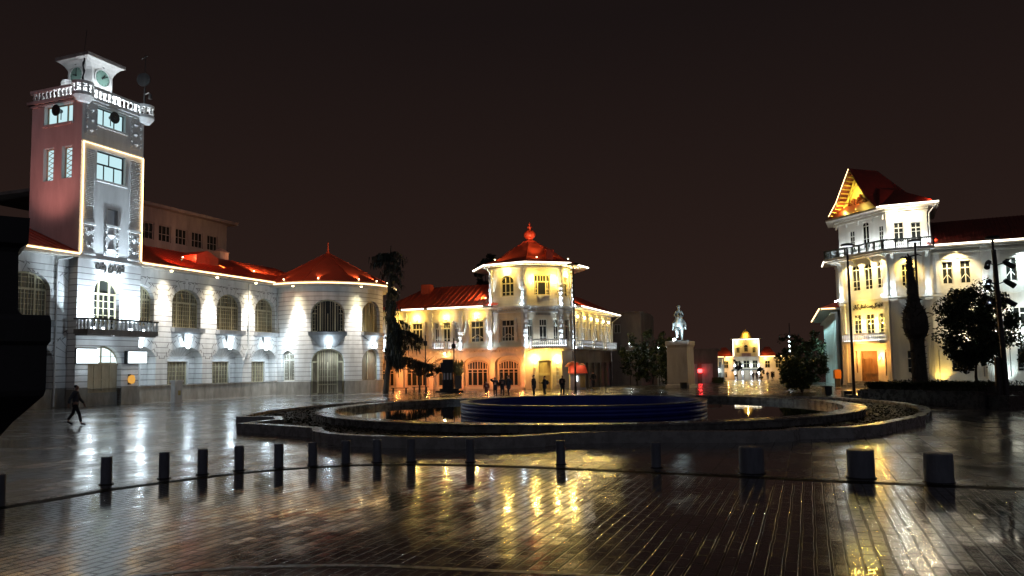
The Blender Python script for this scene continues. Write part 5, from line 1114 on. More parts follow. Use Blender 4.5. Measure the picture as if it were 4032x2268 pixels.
for s in (4.9, 5.25, 5.6, 6.4 + 2.2, 9.1, 3.7, -.0): mb.pbox(RW_, max(s, .45), max(s, .45) + .05, .05, 3.2, -.05, .0)
mb.build('wall_conduit', M['steel'], po)
# left block and lower receding wing
mb = MB(); facade(mb, LB, 0, 2.4, -1, 12.0); facade(mb, LB, 2.4, LB.L, -1, .01); mb.build('side_wall', M['post'], po)
mb = MB(); mb.pbox(LB, -1.2, 2.6, 12.01, 12.2, -1.3, .4); mb.build('eaves', EV, po)
strip(po, [LB(-1.2, 12.14, -1.35), LB(2.7, 12.14, -1.35), LB(2.72, 12.14, -.2)], M['ledw'], .06)
mb = MB(); mb.quad(LB(-1.2, 12.21, -1.3), LB(2.6, 12.21, -1.3), LB(2.6, 14.6, 3.6), LB(0, 14.6, 3.6)); mb.quad(LB(-1.2, 12.21, -1.3), LB(0, 14.6, 3.6), LB(0, 12., 8), LB(-1.2, 12., 8)); mb.build('roof', M['roofdark'], po)
wn = [Op(1.6 + 2.5 * k, .9, 4.6, 6.4) for k in range(10)] + [Op(1.6 + 2.5 * k, .9, .6, 2.8) for k in range(10)]
mb = MB(); facade(mb, LWg, 0, 25.1, -1.5, 7.4, wn, .2); facade(mb, Line(LWg(25.1, 0)[:2], LB(0, 0)[:2]), 0, .29, -1, 7.4); mb.build('low_wing_wall', M['teal'], po)
for o in wn: window(po, LWg, o, .18, M['whiteframe'], M['glass'], [(.5, .07, None, None)], [(o.z0 + (o.z1 - o.z0) * .7, .08, 0, 1)], ft=.07, thick=.07)
for k in range(11):
    mb = MB(); mb.pbox(LWg, .35 + 2.5 * k - .2, .35 + 2.5 * k + .2, -1, 7.0, -.22, .0); mb.pbox(LWg, .35 + 2.5 * k - .26, .35 + 2.5 * k + .26, 7., 7.2, -.6, .0); mb.build('pilaster', M['teal'], po)
mb = MB(); mb.pbox(LWg, -.5, 25.6, 7.4, 7.6, -1.6, .4); mb.build('eaves', EV, po)
strip(po, [LWg(-.5, 7.55, -1.66), LWg(25.4, 7.55, -1.66), LWg(25.62, 7.55, -1.4), LWg(25.62, 7.55, -.2)], M['led'], .05)
mb = MB(); mb.quad(LWg(-.5, 7.61, -1.6), LWg(25.6, 7.61, -1.6), LWg(24, 9.6, 3.6), LWg(0, 9.6, 3.6)); mb.add([LWg(25.6, 7.61, -1.6), LWg(25.6, 7.61, 3.6), LWg(24, 9.6, 3.6)], ((0, 1, 2),)); mb.build('roof', M['roof'], po)
# lamps on the post office
for s in (2.65, 4.18): point(DFc(s, 5.75, -.5), 170, YEL)
for s in (1.2, 2.65, 4.18, 5.1): spot(DFc(s, 11.6, -.6), DFc(s, 8.6, -.05), 700, (1., .74, .32), 110, .9)
point(DFc(2.9, 7.5, -1.0), 110, YEL)
for s in (.6, 2.5, 4.2, 5.6): point(DFc(s, 12.5, -.6), 75, SIDE)
for s in (.2, 1.6, 2.9): point(RF(s, 12.5, -.5), 85, SIDE)
for s in (.35, 1.75): wall_lamp(RF, s + .25, 15.0, po, M['lampy'], .1, .25, .2); point(RF(s + .25, 15.0, -.45), 170, WARM)
spot(RF(1.4, 11.6, -.6), RF(1.4, 8.8, -.05), 800, YEL, 110, .9)
for P, s in ((DFc, .2), (DFc, 5.5), (RF, .3), (RF, 3.02), (RW_, 4.2), (RW_, 10.6), (LB, 4.2)):
    mb = MB(); x = P(s, 8.0, -.5); mb.lathe([(.1, 8.01), (.12, 8.16)], x[:2], 8, cap=True); mb.build('uplight', M['lampw'], po)
    spot((x[0], x[1], 8.2), P(s, 11.4, 0), 260, COOL, 60, .8); point((x[0], x[1], 8.3), 14, COOL)
for s in (1., 2.1, 3.3, 4.6): point(DFc(s, 4.3, -.45), 9, SIDE)
wall_lamp(DFc, 4.45, 2.6, po, M['lampo'], .09, .3, .16); point(DFc(4.5, 2.7, -.4), 240, (1., .40, .07)); point(DFc(1.7, 2.9, -.6), 90, (1., .45, .09)); point(DFc(3.0, 3.5, -1.1), 230, (1., .42, .08))
for s in (2.1,): spot(RW_(s, 11.7, -.7), RW_(s, 8.4, -.05), 1700, (1., .76, .36), 120, .9)
for s in (7., 9.2, 13.): spot(RW_(s, 11.4, -.7), RW_(s, 8., -.05), 1700, (.78, .97, 1.), 120, .9)
spot(RW_(3.6, 4.6, -2.2), RW_(3.6, 5, 0), 1500, (1., .80, .5), 130, .9); spot(RW_(8.4, 4.6, -2.2), RW_(8.4, 5, 0), 2000, (.80, .97, 1.), 130, .9)
for s, c, p in ((.6, YEL, 300), (5.2, (.78, .97, 1.), 330), (9.4, (.78, .97, 1.), 300)): 
    x = RW_(s, .1, -.8); mb = MB(); mb.lathe([(.12, .05), (.14, .2)], x[:2], 8, cap=True); mb.build('ground_uplight', M['lampw'] if c is not YEL else M['lampy'], po); spot((x[0], x[1], .25), RW_(s, 3., .2), p, c, 100, .9)
point(DFc(gc, 16.35, -.6), 210, (1., .74, .14)); point(DFc(gc, 17.7, -.8), 150, (1., .74, .14)); point(DFc(gc - 1.5, 16.6, -.8), 110, (1., .74, .14))
roof_lamp(RW_(.6, 12.6, .0), RW_(3.6, 13.1, 1.), 900, (1., .16, .07), 100, po)
spot(loc2w(1.6, .3) + (16.6,), loc2w(-1., 2.5) + (18.,), 420, (1., .22, .1), 100, .8); spot(loc2w(3.6, -.8) + (16.1,), loc2w(1.5, 1.0) + (17.,), 260, (1., .22, .1), 100, .8)
for k in range(11): spot(LWg(.35 + 2.5 * k, 7.2, -.75), LWg(.35 + 2.5 * k, 2.5, -.05), 1700, (.55, .95, .95), 56, .9)
LENS0 = emis('dim_column_light', (1., .72, .35), 1.2)
# ------------------------------------------------------------------ end of the boulevard
fb = thing('boulevard_building', (51.5, 170., gz(170)), 'far golden floodlit mansion with small dome at the end of the boulevard', 'building')
fd = (.957, -.29)
FBc = (51.5, 170.)
FB = Line((FBc[0] - fd[0] * 20, FBc[1] - fd[1] * 20), (FBc[0] + fd[0] * 20, FBc[1] + fd[1] * 20))
U = lambda u: 20 + u
g0 = -3.
fops = [Op(U(-1.7), .75, 4.55, 5.85, .35), Op(U(0), .85, 4.75, 6.3, .4), Op(U(1.7), .75, 4.55, 5.85, .35)]
fo2 = [Op(U(c), w, 1.2, 2.9) for c, w in ((-1.8, 1.1), (0, 1.3), (1.8, 1.1))]
mb = MB(); facade(mb, FB, U(-2.7), U(2.7), g0, 7.8, fops + fo2, .3)
for a in (-2.7, 2.7): P = Line(FB(U(a), 0, 0)[:2], FB(U(a), 0, 6)[:2]); facade(mb, P, 0, 6, g0, 7.8)
mb.quad(FB(U(-2.7), 7.8), FB(U(2.7), 7.8), FB(U(2.7), 7.8, 6), FB(U(-2.7), 7.8, 6)); mb.build('tower_wall', M['cream'], fb)
for o in fops + fo2: window(fb, FB, o, .25, M['frame'], M['glass'], [(.5, .08, None, None)], [(o.z0 + 1.0, .08, 0, 1)], ft=.1)
wo = [Op(U(c), 1.1, 1.2, 2.8) for c in (-8.6, -6.6, -4.4, 4.4, 6.6, 8.6)] + [Op(U(c), .9, -.9, .4) for c in (-7.6, -4.6, 5.4, 7.6)]
for a, b in ((-10.5, -2.7), (2.7, 10.5)): mb = MB(); facade(mb, lambda s, z, d=0.: FB(s, z, d + .5), U(a), U(b), g0, 3.75, [o for o in wo if a < o.c - 20 < b], .3); mb.build('wing_wall', M['cream'], fb)
for o in wo: window(fb, lambda s, z, d=0.: FB(s, z, d + .5), o, .25, M['frame'], M['glass'], [(.5, .08, None, None)], [(o.z0 + .9, .08, 0, 1)], ft=.1)
for a, b in ((-6.9, -2.6), (2.6, 6.4)):
    mb = MB(); m_ = (a + b) / 2; mb.add([FB(U(a), 3.8, -.3), FB(U(b), 3.8, -.3), FB(U(b), 3.8, 9), FB(U(a), 3.8, 9), FB(U(m_ - .5), 5.9, 4), FB(U(m_ + .5), 5.9, 4)], ((0, 1, 5, 4), (1, 2, 5), (2, 3, 4, 5), (3, 0, 4)))
    mb.build('roof', M['roof'], fb)
mb = MB(); prof_ = [(1.35, 7.8), (1.35, 8.0), (1.2, 8.1), (1.15, 8.6), (.95, 9.0), (.5, 9.35), (.05, 9.5), (.04, 9.8)]; mb.lathe(prof_, FB(U(0), 0, 1.6)[:2], 20); mb.build('dome', M['gold'], fb, True)
mb = MB(); mb.pbox(FB, U(-3.5), U(3.5), 7.62, 7.8, -.7, -.0); mb.build('cornice', M['plinth'], fb)
strip(fb, [FB(U(-2.7), 3.9, -.06), FB(U(-2.7), 7.6, -.06)], M['ledw'], .09); strip(fb, [FB(U(2.7), 3.9, -.06), FB(U(2.7), 7.6, -.06)], M['ledw'], .09); strip(fb, [FB(U(-2.7), 7.58, -.06), FB(U(2.7), 7.58, -.06)], M['ledw'], .09)
for a, b in ((-10.5, -2.8), (2.8, 10.5)): strip(fb, [FB(U(a), 3.75, -.2), FB(U(b), 3.75, -.2)], M['led'], .09)
mb = MB(); mb.pbox(FB, U(-2.9), U(2.9), .75, 1.1, -1.4, .0); bo_ = mb.build('balcony', M['plinth'], fb); mb = MB(); mb.pbox(FB, U(-.95), U(.95), 3.75, 4.5, -.5, .0); mb.build('upper_balcony', M['palered'], fb); mb = MB(); mb.pbox(FB, U(-2.75), U(2.75), 3.55, 3.75, -.25, .0); mb.build('string_course', M['trim'], fb)
for c in (-2.5, -.9, .9, 2.5):
    mb = MB(); x = FB(U(c), 0, -1.2); mb.lathe([(.2, -3.), (.17, .75)], x[:2], 10); mb.build('column', M['trim'], fb)
    for z in (.2, 1.75): mb = MB(); x = FB(U(c), 0, -1.5 if z < 1 else -.25); mb.lathe([(.12, z - .25), (.16, z + .2)], x[:2], 8, cap=True); mb.build('wall_lamp', M['lampw'], fb); point((x[0] - .1, x[1] - .4, z), 30, COOL)
for c in (-1.9, 1.9): x = FB(U(c), 6.9, -.6); point(x, 260, YEL)
for c in (-8, -4, 4, 8): x = FB(U(c), 3.3, -.1); point(x, 150, YEL); point(FB(U(c), .2, -1.0), 90, (1., .5, .14))
point(FB(U(0), 8.9, -.4), 260, (1., .6, .12)); point(FB(U(0), 8.2, -.1), 60, (1., .6, .12))
for c in (-4, 4): spot(FB(U(c * .85), 4.6, -.1), FB(U(c * 1.6), 5.4, 3.), 70, (1., .45, .12), 120)
# lit shop block left of it
sb = thing('lit_arcade', (42., 165., gz(165)), 'low far arcade strung with golden lights, between statue pedestal and domed mansion', 'building')
SB = Line((38.6, 167.), (45.2, 165.)); so = [Op(.8 + 1.05 * k, .6, z, z + 1.5) for k in range(6) for z in (-1.2, 1.2)]
mb = MB(); facade(mb, SB, 0, SB.L, -3, 3.6, so, .25); mb.build('wall', M['cream'], sb)
for o in so: window(sb, SB, o, .2, M['whiteframe'], M['glass'], [(.5, .08, None, None)], ft=.1)
mb = MB(); mb.pbox(SB, -.2, SB.L + .2, 3.6, 3.75, -.3, 6.); mb.build('roof', M['plinth'], sb)
strip(sb, [SB(0, 3.7, -.36), SB(SB.L, 3.7, -.36)], M['led'], .06)
for k in range(7):
    mb = MB(); mb.pbox(SB, .28 + 1.05 * k - .05, .28 + 1.05 * k + .05, 2.1 - .6 * (k % 2), 3.3, -.1, .0); mb.build('light_column', M['led'] if k % 3 else LENS0, sb)
    if k % 2: mb = MB(); x = SB(.28 + 1.05 * k, 1.2, -.25); mb.lathe([(.08, .8), (.15, 1.2)], x[:2], 8, cap=True); mb.build('wall_lamp', M['lampw'], sb); point(SB(.28 + 1.05 * k, .8, -.6), 50, COOL)
for k in (0, 1, 3):
    x = SB(.6 + 1.5 * k, 4., 1.); mb = MB(); mb.lathe([(.05, 3.7), (.05, 4.5)], x[:2], 6); bp_ = mb.build('beacon_pole', M['metal'], sb)
    mb = MB(); mb.lathe([(.02, 4.45), (.2, 4.65), (.02, 4.85)], x[:2], 8); mb.build('blue_beacon', M['blue_lamp'], bp_)
# dim buildings between
ab = thing('apartment_block', (16., 106., gz(106)), 'dim brown apartment block with one small window behind the corner building', 'building')
AB = Line((11.8, 107.5), (17.6, 105.4)); ao = [Op(2.9, .9, 6.7, 7.9), Op(4.4, .8, 3.2, 4.3)]
mb = MB(); facade(mb, AB, 0, AB.L, -2, 9.4, ao, .2); facade(mb, Line((17.6, 105.4), (21, 114)), 0, 9, -2, 9.4); mb.build('wall', M['concrete'], ab)
for o in ao: window(ab, AB, o, .15, M['whiteframe'], M['glassfrost'], [(.5, .06, None, None)], ft=.07)
mb = MB(); mb.pbox(AB, -.2, AB.L + .2, 9.4, 9.6, -.3, 8.); mb.build('roof', M['concrete'], ab)
sh_ = thing('shop_row', (19., 112., gz(112)), 'dim low row of shuttered shops behind the bare trees', 'building')
SR = Line((16.5, 113.), (29., 109.)); sops = [Op(1.1 + 2.1 * k, 1.5, -1., 2.3) for k in range(6)]
mb = MB(); facade(mb, SR, 0, SR.L, -2, 4.2, sops, .25); mb.build('wall', M['concrete'], sh_)
for o in sops:
    mb = MB(); mb.pbox(SR, o.s0, o.s1, o.z0, o.z1, .16, .22); [mb.pbox(SR, o.s0, o.s1, o.z0 + .2 * k, o.z0 + .2 * k + .03, .13, .16) for k in range(16)]; mb.build('shop_shutter', M['white'], sh_)
mb = MB(); mb.pbox(SR, -.2, SR.L + .2, 4.2, 4.4, -.5, 6.); mb.build('roof', M['concrete'], sh_)
# ------------------------------------------------------------------ fountain
FC = (3.2, 36.)
fbas = thing('fountain_basin', (*FC, 0), 'wide round fountain basin with pale wet stone rim', 'fountain')
mb = MB(); mb.lathe([(12., -.2), (12., .40), (12.04, .41), (12.04, .47), (11.2, .47), (11.2, .0)], FC, 120); mb.build('rim', M['basin'], fbas)
mb = MB(); mb.lathe([(.02, .24), (3, .24), (5.5, .24), (8., .24), (11.22, .24)], FC, 64); tag(mb.build('pool_water', M['water']), kind='structure')
fr = thing('fountain_ring', (*FC, .2), 'dark blue ribbed ring wall standing in the fountain pool', 'fountain ring')
mb = MB(); pr = []
for k in range(4):
    z = .1 + .15 * k
    for t in (-80, -45, 0, 45, 80): pr.append((5.59 + .055 * cos(radians(t)), z + .075 + .073 * sin(radians(t))))
pr += [(5.35, .70), (5.30, .66), (5.30, .0)]
mb.lathe(pr, FC, 110); mb.build('ring_wall', M['blue'], fr, False)
mb = MB(); mb.lathe([(5.66, .69), (5.66, .725), (5.34, .725), (5.34, .69)], FC, 110); mb.build('ring_lip', M['rimwhite'], fr)
OUT = [(-10.38, 29.07), (-8.56, 27.76), (-6.85, 26.3), (-6.42, 24.81), (-5.7, 23.8), (-4.95, 23.13), (-3.9, 22.6), (-3.04, 22.31), (-1.5, 21.9), (-.06, 21.91), (.9, 22.3), (1.5, 22.85), (2.91, 23.), (4.2, 22.95), (5.2, 22.7), (7.09, 22.45), (8.18, 22.7), (8.6, 23.3), (10.25, 23.44), (11.6, 24.4), (12.78, 25.74), (14.83, 27.97), (16.6, 30.77), (17.9, 33.6), (18.6, 36.71), (18.7, 40.), (18.2, 43.5), (15.5, 47.), (11, 49.6), (4, 50.8), (-4, 49.5), (-9, 46.6), (-11.2, 42.5), (-12.3, 38.), (-12.2, 35.6), (-11.9, 33.2), (-10.2, 32.9), (-9.6, 31.2)]
mb = MB(); n = len(OUT)
IN = offset(OUT + OUT[:1], .36)[:n]; IN[0] = (-9.9, 29.3)
for i in range(n):
    j = (i + 1) % n; a, b, c, d = OUT[i], OUT[j], IN[j], IN[i]
    mb.hexa([(*a, -.2), (*b, -.2), (*c, -.2), (*d, -.2), (*a, .33), (*b, .33), (*c, .33), (*d, .33)])
tag(mb.build('planter_wall', M['granite'], at=(3, 23, 0)), 'low winding pale stone wall edging the planting bed round the fountain', 'planter wall')
mb = MB(); rnd = random.Random(5)
ctr = FC; V = []; F = []
N = 240; Rg = 10
def rayhit(a):
    best = 30
    for i in range(n):
        p, q = OUT[i], OUT[(i + 1) % n]; dx, dy = cos(a), sin(a); ex, ey = q[0] - p[0], q[1] - p[1]; den = dx * ey - dy * ex
        if abs(den) < 1e-9: continue
        t = ((p[0] - ctr[0]) * ey - (p[1] - ctr[1]) * ex) / den; s_ = ((p[0] - ctr[0]) * dy - (p[1] - ctr[1]) * dx) / den
        if t > 0 and -1e-6 <= s_ <= 1 + 1e-6: best = min(best, t)
    return best
for k in range(N):
    a = 2 * pi * k / N; R1 = rayhit(a) - .12
    for j in range(Rg + 1):
        r = 11.95 + (R1 - 11.95) * j / Rg; V.append((ctr[0] + r * cos(a), ctr[1] + r * sin(a), .2 + rnd.uniform(-.012, .02) * (0 < j < Rg)))
for k in range(N):
    for j in range(Rg): F.append((k * (Rg + 1) + j, k * (Rg + 1) + j + 1, ((k + 1) % N) * (Rg + 1) + j + 1, ((k + 1) % N) * (Rg + 1) + j))
mb.add(V, F); tag(mb.build('planting_bed', M['soil']), kind='structure')
# ground cover in the bed
mb = MB()
for k in range(5200):
    a = rnd.uniform(0, 2 * pi); R1 = rayhit(a) - .45
    if R1 < 12.2: continue
    r = rnd.uniform(12.1, R1); x, y = ctr[0] + r * cos(a), ctr[1] + r * sin(a); h = rnd.uniform(.01, .05); t = rnd.uniform(0, 6.3); w_ = rnd.uniform(.02, .06)
    mb.quad((x, y, .2), (x + w_ * cos(t), y + w_ * sin(t), .2), (x + w_ * cos(t) + rnd.uniform(-.06, .06), y + w_ * sin(t), .2 + h), (x + rnd.uniform(-.06, .06), y, .2 + h))
tag(mb.build('ground_cover', M['cover']), kind='stuff')
# ------------------------------------------------------------------ bollards
NB = [(-8.96, 13.55), (-8.42, 16.08), (-7.57, 16.84), (-6.96, 17.39), (-6.36, 18.0), (-5.55, 18.35), (-4.82, 18.62), (-4.1, 18.95), (-3.37, 19.15), (-2.54, 19.2), (-1.07, 18.95), (1.09, 18.22), (3.17, 17.39)]
BIG = [(4.98, 16.35), (6.89, 15.5), (8.03, 14.76)]
def bollard(x, y, r, h, name, label, group, lean):
    t = thing(name, (x, y, 0), label, 'bollard', group)
    mb = MB(); mb.lathe([(r, -.02), (r, h - .035), (r * .985, h - .012), (r * .93, h), (.01, h + .004)], (x, y), 28); mb.build('post', M['bollard'], t, False)
    mb = MB(); mb.lathe([(r + .035, .0), (r + .035, .018), (r, .02)], (x, y), 28); mb.build('base_ring', M['metal'], t)
    return t
bn = bollard(0, 0, .108, .56, 'stone_bollard', 'x', 'slim bollards along the drain channel', 0)
BP = ['at the far left frame edge', 'first from the left in full view', 'second from the left in full view', 'third from the left in full view', 'fourth from the left in full view', 'fifth from the left in full view', 'in front of the left end of the curved planter wall', 'standing before the planter wall, seventh in full view', 'eighth in full view, before the planter wall', 'standing before the planter wall, ninth in full view', 'where the golden reflection starts', 'in the middle of the golden paving, upright and pale', 'last of the slim ones, next to the wide bollards']
for k, (x, y) in enumerate(NB):
    o = bn if k == 0 else copy_tree(bn); o.location = (x, y, 0); o['label'] = 'slim grey bollard ' + BP[k]
bw = bollard(0, 0, .255, .55, 'wide_bollard', 'x', 'wide bollards right of the slim ones', 0)
for k, (x, y) in enumerate(BIG):
    o = bw if k == 0 else copy_tree(bw); o.location = (x, y, 0); o['label'] = 'wide dark drum-shaped bollard, ' + ['nearest to the slim bollards', 'middle one of the three wide ones', 'farthest right and nearest to the camera'][k]
# ------------------------------------------------------------------ dark monument at the left edge
mx, my = -4.35, 5.7
mo = thing('dark_monument', (mx, my, 0), 'large black monument silhouette cut by the left frame edge', 'monument')
MR = -atan2(4.35, 5.7) * -1
mb = MB(); sq(mb, [(.42, 0), (.36, .9), (.35, 1.5), (.37, 1.68), (.43, 1.82), (.52, 1.95), (.62, 2.06), (.69, 2.14), (.70, 2.18), (.70, 2.5), (.72, 2.53), (.72, 2.68), (.71, 2.72)], (mx, my), MR); mb.build('flared_plinth', M['darkstone'], mo)
mb = MB(); sq(mb, [(.56, 2.72), (.53, 2.76), (.52, 3.19), (.53, 3.22), (.575, 3.25), (.58, 3.44)], (mx, my), MR); mb.build('upper_block', M['darkstone'], mo)
p_ = (-3.80, 5.45)
mb = MB(); mb.tube([(p_[0] - .12, p_[1], 2.75), (p_[0] - .02, p_[1], 2.76), (p_[0] + .07, p_[1], 2.78)], [.03, .045, .05], 8); mb.build('floodlight', M['black'], mo)
# ------------------------------------------------------------------ trees
def crown(mb, c, R, n, size, seed, clumps=26, flat=1., hollow=.35):
    rnd = random.Random(seed); cl = []
    for k in range(clumps):
        while True:
            v = Vector((rnd.uniform(-1, 1), rnd.uniform(-1, 1), rnd.uniform(-1, 1)))
            if hollow < v.length < 1: break
        cl.append((Vector((c[0] + v.x * R[0], c[1] + v.y * R[1], c[2] + v.z * R[2])), rnd.uniform(.22, .42) * min(R)))
    for k in range(n):
        q, r = cl[k % clumps]; d = Vector((rnd.gauss(0, 1), rnd.gauss(0, 1), rnd.gauss(0, .8))).normalized() * r * rnd.uniform(.3, 1.1) ; p = q + d
        a = Vector((rnd.gauss(0, 1), rnd.gauss(0, 1), rnd.gauss(0, 1))).normalized(); b = a.cross(Vector((rnd.gauss(0, 1), rnd.gauss(0, 1), rnd.gauss(0, 1)))).normalized(); s = size * rnd.uniform(.6, 1.4)
        mb.add([p - a * s, p + b * s * .45, p + a * s, p - b * s * .45], ((0, 1, 2, 3),))
    return cl
def tree(name, x, y, z0, trunk, c, R, n, size, label, cat, group=None, seed=1, clumps=26, tr=.12, m='leaf', hollow=.35):
    t = thing(name, (x, y, z0), label, cat, group); mb = MB(); cl = crown(mb, c, R, n, size, seed, clumps, 1., hollow); mb.build('crown', M[m], t)
    mb = MB(); mb.tube(trunk, [tr * (1 - .45 * k / (len(trunk) - 1)) for k in range(len(trunk))], 8)
    for q, r in cl[::3]:
        b = Vector(trunk[-1]); mid = (b + q) / 2 + Vector((0, 0, -.1)); mb.tube([b, mid, q], [tr * .5, tr * .3, tr * .1], 5)
    mb.build('trunk', M['bark'], t); return t
# hedge planter with palm and bushy tree
hp = thing('hedge_planter', (22., 41., 0), 'long dark stone planter box holding a clipped hedge, right of the fountain', 'planter')
pa, pb_, pc, pd_ = (18.95, 42.6), (22.2, 36.5), (26.4, 38.8), (23.2, 45.)
mb = MB(); mb.prism([pa, pb_, pc, pd_], -.05, .72)
mb.build('box', M['edge'], hp)
mb = MB(); pl_ = Line(pa, pb_); mb.pbox(pl_, .2, pl_.L - .2, .72, .80, -.03, .4); mb.build('coping', M['edge'], hp)
mb = MB(); mb.pbox(pl_, -.9, -.05, -.05, .45, .1, 1.); mb.build('end_seat', M['edge'], hp)
mb = MB(); mb.pbox(pl_, pl_.L + .05, pl_.L + 1.0, -.05, .62, .2, 1.2); mb.build('end_block', M['edge'], hp)
hd = thing('hedge', (22.4, 41., .72), 'clipped dark green hedge growing in the long stone planter', 'hedge'); mb = MB(); rnd = random.Random(9)
q4 = inset_poly([pa, pb_, pc, pd_], .92)
for k in range(9000):
    u, v = rnd.random(), rnd.random(); top_ = rnd.random() < .45
    if rnd.random() < .5: v = rnd.uniform(0, .12)
    x = (q4[0][0] * (1 - u) + q4[1][0] * u) * (1 - v) + (q4[3][0] * (1 - u) + q4[2][0] * u) * v; y = (q4[0][1] * (1 - u) + q4[1][1] * u) * (1 - v) + (q4[3][1] * (1 - u) + q4[2][1] * u) * v
    z = .72 + (.36 + .10 * sin(x * 3 + y * 2) * .5 + rnd.uniform(-.1, .12) if top_ else rnd.uniform(0, .42)); s = .06 * rnd.uniform(.6, 1.5)
    a = Vector((rnd.gauss(0, 1), rnd.gauss(0, 1), rnd.gauss(0, 1))).normalized(); b = a.cross(Vector((rnd.gauss(0, 1), rnd.gauss(0, 1), 1))).normalized(); p = Vector((x, y, z))
    mb.add([p - a * s, p + b * s * .5, p + a * s, p - b * s * .5], ((0, 1, 2, 3),))
mb.build('foliage', M['hedge'], hd)
mb = MB(); mb.prism(inset_poly([pa, pb_, pc, pd_], .86), .73, .98); mb.build('twigs', M['bark'], hd)
pm = thing('palm_tree', (22.1, 42., .72), 'bare dark palm trunk with a swollen middle and no fronds, rising from hedge planter', 'palm tree')
mb = MB(); rnd = random.Random(4)
prf = [(.45, .6), (.40, 1.2), (.37, 2.0), (.36, 3.2), (.40, 3.5), (.54, 3.7), (.63, 4.1), (.63, 4.6), (.52, 5.0), (.36, 5.3), (.28, 5.6), (.25, 6.2), (.2, 6.9), (.15, 7.5), (.12, 8.0)]
px_ = [(22.12 - .012 * (z - .6) ** 1.55, 42., z) for r, z in prf]
mb.tube(px_, [r for r, z in prf], 14)
for k in range(760):
    i = rnd.randrange(len(prf) - 1); t = rnd.random(); r = prf[i][0] * (1 - t) + prf[i + 1][0] * t; z = prf[i][1] * (1 - t) + prf[i + 1][1] * t; x = px_[i][0] * (1 - t) + px_[i + 1][0] * t; a = rnd.uniform(0, 2 * pi); L_ = rnd.uniform(.06, .16) * (rnd.choice((.9, 1.2, 1.6)) if 3.4 < z < 5.4 else rnd.choice((.7, 1.1)))
    p = Vector((x + r * .93 * cos(a), 42 + r * .93 * sin(a), z)); q = p + Vector((cos(a) * L_, sin(a) * L_, L_ * rnd.uniform(.3, 1.1))); tt = Vector((-sin(a), cos(a), 0)) * .05
    mb.add([p - tt, p + tt, q, p + Vector((0, 0, .06))], ((0, 1, 2), (1, 3, 2), (3, 0, 2)))
for a, z, L_ in ((.2, 4.75, .5), (2.8, 7.9, .3), (.4, 8., .35), (1.8, 8.05, .3), (3.3, 5.9, .2), (-.2, 5.6, .22)):
    p = Vector((22.12 - .012 * (z - .6) ** 1.55, 42, z)); mb.tube([p, p + Vector((cos(a) * L_ * 1.4, -.1, L_ * .3)), p + Vector((cos(a) * L_ * 2., -.15, L_ * .1))], [.05, .04, .015], 5)
mb.build('trunk', M['bark'], pm)
tree('evergreen_tree', 24.75, 41.2, .7, [(24.75, 41.2, .7), (24.68, 41.2, 1.4), (24.75, 41.2, 2.2)], (25.05, 41.4, 3.9), (1.95, 1.6, 2.3), 15000, .10, 'large dark round-crowned evergreen tree behind the hedge, before the post office wing', 'tree', None, 11, 60, .09, 'leaf', .1)
tree('evergreen_tree', 28.6, 41., 0, [(28.6, 41., 0), (28.6, 41, 1.5)], (28.75, 41., 3.0), (1.3, 1.3, 2.0), 4600, .1, 'dark evergreen tree cut off by the right frame edge', 'tree', None, 12, 20, .09)
tree('evergreen_tree', 22.6, 60., 0, [(22.4, 60., 0), (22.4, 60, .9)], (22.55, 60., 1.75), (1.95, 1.6, 1.5), 6500, .12, 'green spreading evergreen tree left of the post office low wing', 'tree', None, 13, 30, .12, 'leafg', .2)
for k, (px, dd2, zc, rx, rz, lab) in enumerate([(1598, 94, 3.1, 2.3, 3.0, 'dim bushy tree nearest to the apartment block'), (1638, 98, 3.7, 2.5, 3.6, 'tallest dim tree, in front of the shuttered shops'), (1672, 90, 2.9, 1.7, 2.9, 'dim bushy tree close to the left side of the statue pedestal'), (1992, 104, 3.6, 2.2, 3.4, 'dark tree behind the far lamp mast, right of the mansion'), (2042, 96, 3.0, 2.0, 3.2, 'dark tree between green spreading tree and post office low wing')]):
    x = (px - 1288) / 1935 * dd2; tree('street_tree', x, dd2, gz(dd2), [(x, dd2, -.3), (x + .1, dd2, 1.2)], (x, dd2, zc), (rx, 1.6, rz), 1900, .19, lab, 'tree', 'dim trees on both sides of the statue', 20 + k, 40, .1, 'leaf', .1)
x = -3.4; tree('cypress_tree', x, 112., gz(112), [(x, 112, -.6), (x, 112, 10)], (x, 112., 14.2), (1.9, 1.6, 4.6), 2600, .3, 'dark tall tree top showing behind the turret of the corner building', 'tree', None, 31, 30, .3, 'needle', .1)
for x, y, h, lab in ((43.6, 150., 4.2, 'small dark conifer left of the boulevard mansion'), (56.2, 150., 4.0, 'small dark conifer right of the mansion door'), (45.6, 142., 2.6, 'small bushy round tree before the mansion left wing')):
    tree('conifer_tree', x, y, gz(y), [(x, y, gz(y) - .1), (x, y, gz(y) + h * .5)], (x, y, gz(y) + h * .58), (h * .22, h * .2, h * .42), 700, .16, lab, 'tree', None, int(x), 14, .08, 'needle', .05)
